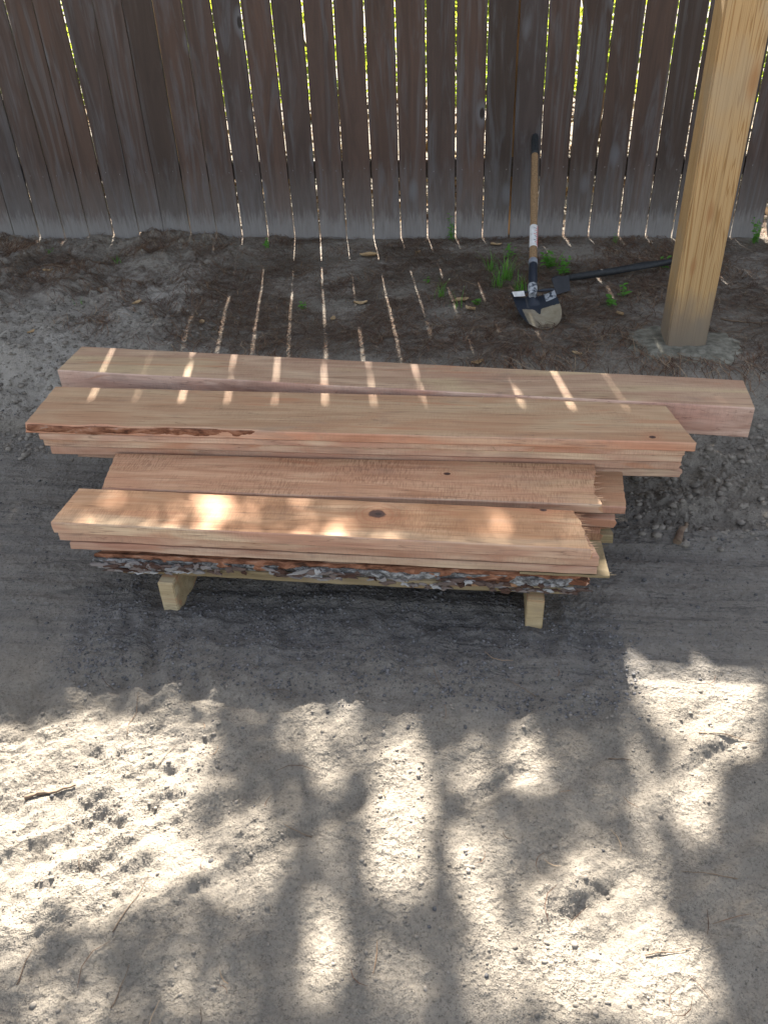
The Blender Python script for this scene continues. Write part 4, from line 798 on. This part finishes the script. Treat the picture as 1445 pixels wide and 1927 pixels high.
# ground ellipses of sun and shade that the unseen crown is shaped to cast
ELL = [(-0.359, 1.087, 0.317, 0.028, -0.054, 0.268, 0.3), (0.177, 1.002, 0.289, 0.026, 0.019, 0.26, 0.3), (-0.552, 1.07, 0.15, 0.013, -0.05, 0.166, 0.75), (-0.672, 0.796, 0.234, 0.022, -0.04, 0.093, 0.5), (-0.889, 1.143, 0.341, 0.029, -0.083, 0.182, 1), (-0.845, 0.997, 0.338, 0.03, -0.067, 0.144, 1), (-0.906, 0.841, 0.128, 0.012, -0.032, 0.059, 1), (-0.77, 1.265, 0.203, 0.017, -0.033, 0.09, 0.9), (-0.904, 1.379, 0.063, 0.005, -0.019, 0.046, 0.6), (-0.696, 1.38, 0.187, 0.015, -0.017, 0.051, 0.6), (-0.475, 1.03, 0.114, 0.01, -0.019, 0.07, 0.85), (-0.546, 0.946, 0.111, 0.01, -0.02, 0.064, 0.8), (-0.674, 0.873, 0.128, 0.011, -0.024, 0.059, 0.6), (-0.741, 0.754, 0.138, 0.013, -0.047, 0.098, 0.6), (-0.341, 1.361, 0.109, 0.009, -0.02, 0.12, 0.8), (-0.289, 1.262, 0.069, 0.006, -0.013, 0.087, 0.95), (-0.464, 1.115, 0.076, 0.006, -0.019, 0.076, 0.5), (-0.355, 1.064, 0.074, 0.006, -0.012, 0.059, 0.6), (-0.403, 0.908, 0.059, 0.005, -0.015, 0.061, 0.6), (-0.425, 1.385, 0.03, 0.003, -0.012, 0.056, 0.7), (-0.157, 1.154, 0.07, 0.006, -0.021, 0.22, 1), (-0.15, 0.972, 0.054, 0.005, -0.006, 0.064, 0.8), (-0.189, 1.358, 0.06, 0.005, -0.006, 0.062, 0.7), (-0.015, 1.271, 0.051, 0.004, -0.002, 0.086, 0.8), (0.007, 1.374, 0.035, 0.003, -0.001, 0.054, 0.6), (0.098, 1.288, 0.045, 0.003, 0.003, 0.089, 1), (-0.0, 1.119, 0.073, 0.006, -0.001, 0.048, 0.8), (-0.019, 1.026, 0.05, 0.005, -0.003, 0.103, 0.95), (0.061, 1.033, 0.06, 0.006, 0.001, 0.079, 0.8), (0.201, 1.057, 0.06, 0.005, 0.006, 0.068, 0.8), (0.293, 1.087, 0.06, 0.006, 0.009, 0.07, 0.85), (0.243, 0.987, 0.114, 0.011, 0.01, 0.097, 0.95), (0.098, 0.934, 0.103, 0.01, 0.002, 0.082, 0.85), (0.032, 0.845, 0.054, 0.005, 0.0, 0.093, 0.9), (0.167, 0.867, 0.081, 0.007, 0.008, 0.104, 1), (0.299, 0.861, 0.097, 0.01, 0.015, 0.103, 1), (0.386, 0.819, 0.051, 0.005, 0.01, 0.052, 0.6), (0.387, 1.011, 0.057, 0.005, 0.008, 0.042, 0.5), (0.382, 1.582, 0.06, 0.004, 0.01, 0.069, 1), (0.466, 1.505, 0.108, 0.008, 0.025, 0.135, 1), (0.562, 1.512, 0.083, 0.007, 0.028, 0.13, 1), (0.49, 1.384, 0.084, 0.007, 0.018, 0.092, 1), (0.57, 1.348, 0.033, 0.003, 0.014, 0.058, 0.6), (0.433, 1.23, 0.053, 0.005, 0.019, 0.101, 1), (0.348, 1.216, 0.042, 0.004, 0.009, 0.059, 0.8), (0.294, 1.353, 0.045, 0.004, 0.007, 0.06, 0.3), (0.475, 1.071, 0.02, 0.002, 0.013, 0.056, 0.5), (0.48, 0.932, 0.027, 0.003, 0.012, 0.049, 0.6), (-0.271, 0.862, 0.045, 0.004, -0.016, 0.089, 1), (-0.136, 0.829, 0.057, 0.005, -0.005, 0.056, 0.65), (-0.474, 0.779, 0.055, 0.005, -0.019, 0.062, 0.75), (-0.351, 0.773, 0.062, 0.006, -0.011, 0.043, 0.55), (-0.169, 0.766, 0.035, 0.003, -0.003, 0.025, 0.4), (-0.45, 1.194, 0.051, 0.004, -0.015, 0.067, -1), (-0.256, 1.23, 0.029, 0.003, -0.005, 0.041, -0.9), (-0.339, 1.151, 0.031, 0.002, -0.004, 0.025, -0.7), (-0.079, 1.065, 0.017, 0.002, -0.01, 0.153, -1), (-0.092, 0.922, 0.081, 0.007, -0.002, 0.025, -1), (-0.334, 0.865, 0.032, 0.003, -0.016, 0.073, -1), (-0.384, 0.833, 0.046, 0.004, -0.006, 0.023, -1), (-0.037, 0.865, 0.026, 0.003, -0.004, 0.086, -1), (0.094, 0.833, 0.014, 0.002, 0.001, 0.031, -0.9), (-0.55, 0.808, 0.047, 0.004, -0.013, 0.036, -0.8), (0.056, 1.006, 0.02, 0.002, 0.0, 0.039, -0.8), (0.114, 1.105, 0.046, 0.004, 0.001, 0.042, -0.9), (0.33, 1.005, 0.048, 0.005, 0.004, 0.023, -0.6), (-0.548, 1.133, 0.055, 0.005, -0.007, 0.022, -0.8), (-0.935, 1.547, 0.028, 0.001, -0.013, 0.035, 0.765), (-0.87, 1.545, 0.025, 0.002, -0.011, 0.031, 0.68), (-0.66, 1.518, 0.055, 0.003, -0.023, 0.077, 0.95), (-0.64, 1.415, 0.04, 0.002, -0.011, 0.039, 0.85), (-0.758, 1.537, 0.025, 0.001, -0.011, 0.034, 0.68), (-0.717, 1.426, 0.028, 0.002, -0.012, 0.035, 0.68), (-0.787, 1.445, 0.024, 0.001, -0.013, 0.036, 0.51), (-0.868, 1.44, 0.027, 0.001, -0.014, 0.036, 0.6375), (-0.959, 1.427, 0.029, 0.002, -0.014, 0.032, 0.68), (-0.555, 1.483, 0.026, 0.001, -0.01, 0.041, 0.595), (-0.497, 1.417, 0.03, 0.002, -0.008, 0.035, 0.765), (-0.38, 1.451, 0.032, 0.002, -0.011, 0.056, 0.8), (-0.306, 1.515, 0.018, 0.001, -0.004, 0.024, 0.595), (-0.302, 1.449, 0.02, 0.002, -0.004, 0.024, 0.68), (-0.516, 1.546, 0.043, 0.003, -0.007, 0.03, 0.595), (-0.204, 1.589, 0.018, 0.001, -0.003, 0.026, 0.68), (-0.211, 1.497, 0.023, 0.001, -0.004, 0.032, 0.425), (-0.156, 1.399, 0.022, 0.001, -0.002, 0.018, 0.595), (-0.106, 1.503, 0.023, 0.001, -0.002, 0.032, 0.51), (0.102, 1.499, 0.036, 0.003, 0.0, 0.045, 0.595), (0.259, 1.447, 0.048, 0.003, 0.004, 0.053, 0.8075), (0.227, 1.519, 0.027, 0.001, 0.001, 0.024, 0.68), (-0.06, 1.411, 0.02, 0.002, -0.001, 0.027, 0.425)]

def trans(gx_, gy_):
    """crown opening, shaped to throw the wanted sun patches on the ground (0 closed .. 1 open)"""
    ex = gx_ + .011 * vn(gx_, gy_, .045, None, 51); ey = gy_ + .011 * vn(gx_, gy_, .045, None, 52)
    T = np.where((fbm(gx_, gy_, .09, 2, 63) > .36) & (gy_ < 1.36), .45, .02)
    for cx_, cy_, ax_, ay_, bx_, by_, tt in ELL:
        det = ax_ * by_ - bx_ * ay_; dx = ex - cx_; dy = ey - cy_
        u = (dx * by_ - dy * bx_) / det; v = (-dx * ay_ + dy * ax_) / det; q = np.sqrt(u * u + v * v)
        T = np.maximum(T, tt * ss(1.12, .9, q)) if tt > 0 else T * (1 + tt * ss(1.15, .8, q))
    out = ((gx_ < -1.3) | (gx_ > .95) | (gy_ < .55)); T = np.where(out, np.where(fbm(gx_, gy_, .3, 3, 55) > .0, .75, .1), T)
    st = gy_ > 1.73
    Ts = np.where(fbm(gx_, gy_, .22, 3, 57) > -.18, 1., .12)
    Ts = np.where((gx_ > -1.25) & (gx_ < -.2) & (gy_ < 3.7), 1., Ts)
    Ts = np.where((gx_ > .18) & (gx_ < .87) & (gy_ < 2.22), 1., Ts)
    Ts = np.where((gx_ > -.12) & (gx_ < .16) & (gy_ < 2.4), .1, Ts)
    Ts = np.where((gx_ > -.15) & (gy_ > 2.4) & (fbm(gx_, gy_, .2, 3, 58) < .2), .08, Ts); Ts = np.where((gx_ > -.75) & (gx_ <= -.15) & (gy_ > 2.4) & (fbm(gx_, gy_, .25, 3, 59) < -.05) & ((gx_ < -.45) | (gx_ > -.3)), .08, Ts); Ts = np.where((gx_ < -1.1) & (gy_ > 2.4) & (fbm(gx_, gy_, .2, 2, 60) < .1), .08, Ts); Ts = np.where((gx_ > .92) & (gy_ < 2.8) | (gx_ > .42) & (gy_ > 2.23) & (gy_ < 2.8), .02, Ts)
    Ts = np.where((gx_ < -1.5), .05, Ts); Ts = np.where(gx_ > 1.15, .5, Ts)
    return np.where(st, Ts, T)
n = 185000
gxr = rng.uniform(-3.0, 2.0, n); gyr = rng.uniform(-1.0, 4.4, n)
keep = rng.random(n) > trans(gxr, gyr)  # leaves dropped wherever the crown should let sun through
keep &= ~((gyr > 1.7) & (rng.random(n) < .1))
gxr, gyr = gxr[keep], gyr[keep]; s_ = rng.uniform(5.3, 6.1, len(gxr)) * (1 + .16 * (gyr > 1.45))
C = np.stack([gxr, gyr, 0 * gxr], -1) + s_[:, None] * np.array(SUN)[None]
TR = Vector((-3.35, 7.9, 0)); tree = empty('tree', TR); tag(tree, 'unseen spreading tree beyond the fence, crown shaped to dapple the yard', 'tree')
link('crown', leafmesh('crown', C - np.array(TR)[None], .034 + .018 * rng.random(len(C)), tuple(SUN), .75), M['leaf'], tree)
tube('trunk', [(0, 0, -.2), (0, 0, .3), (.04, -.02, 1.5), (.0, .05, 2.8), (.1, 0, 4.0)], [.20, .16, .13, .12, .09], M['treebark'], tree, 14)
for k, tip in enumerate([(-3.4, 5.2, 4.3), (-2.75, 6.3, 4.1), (-2.4, 8.6, 4.4), (-4.0, 9.2, 4.3), (-1.9, 7.05, 4.25), (-.4, 6.95, 4.3), (.5, 7.0, 4.3), (-1.6, 8.9, 4.5)]):
    tp = Vector(tip) - TR; b0 = Vector((.08, 0, 3.6)); md = b0.lerp(tp, .5) + Vector((0, .15, .18)); md1 = b0.lerp(tp, .22) + Vector((0, .1, .15))
    tube('limb', [b0, md1, md, tp], [.05, .036, .022, .006], M['treebark'], tree, 8)
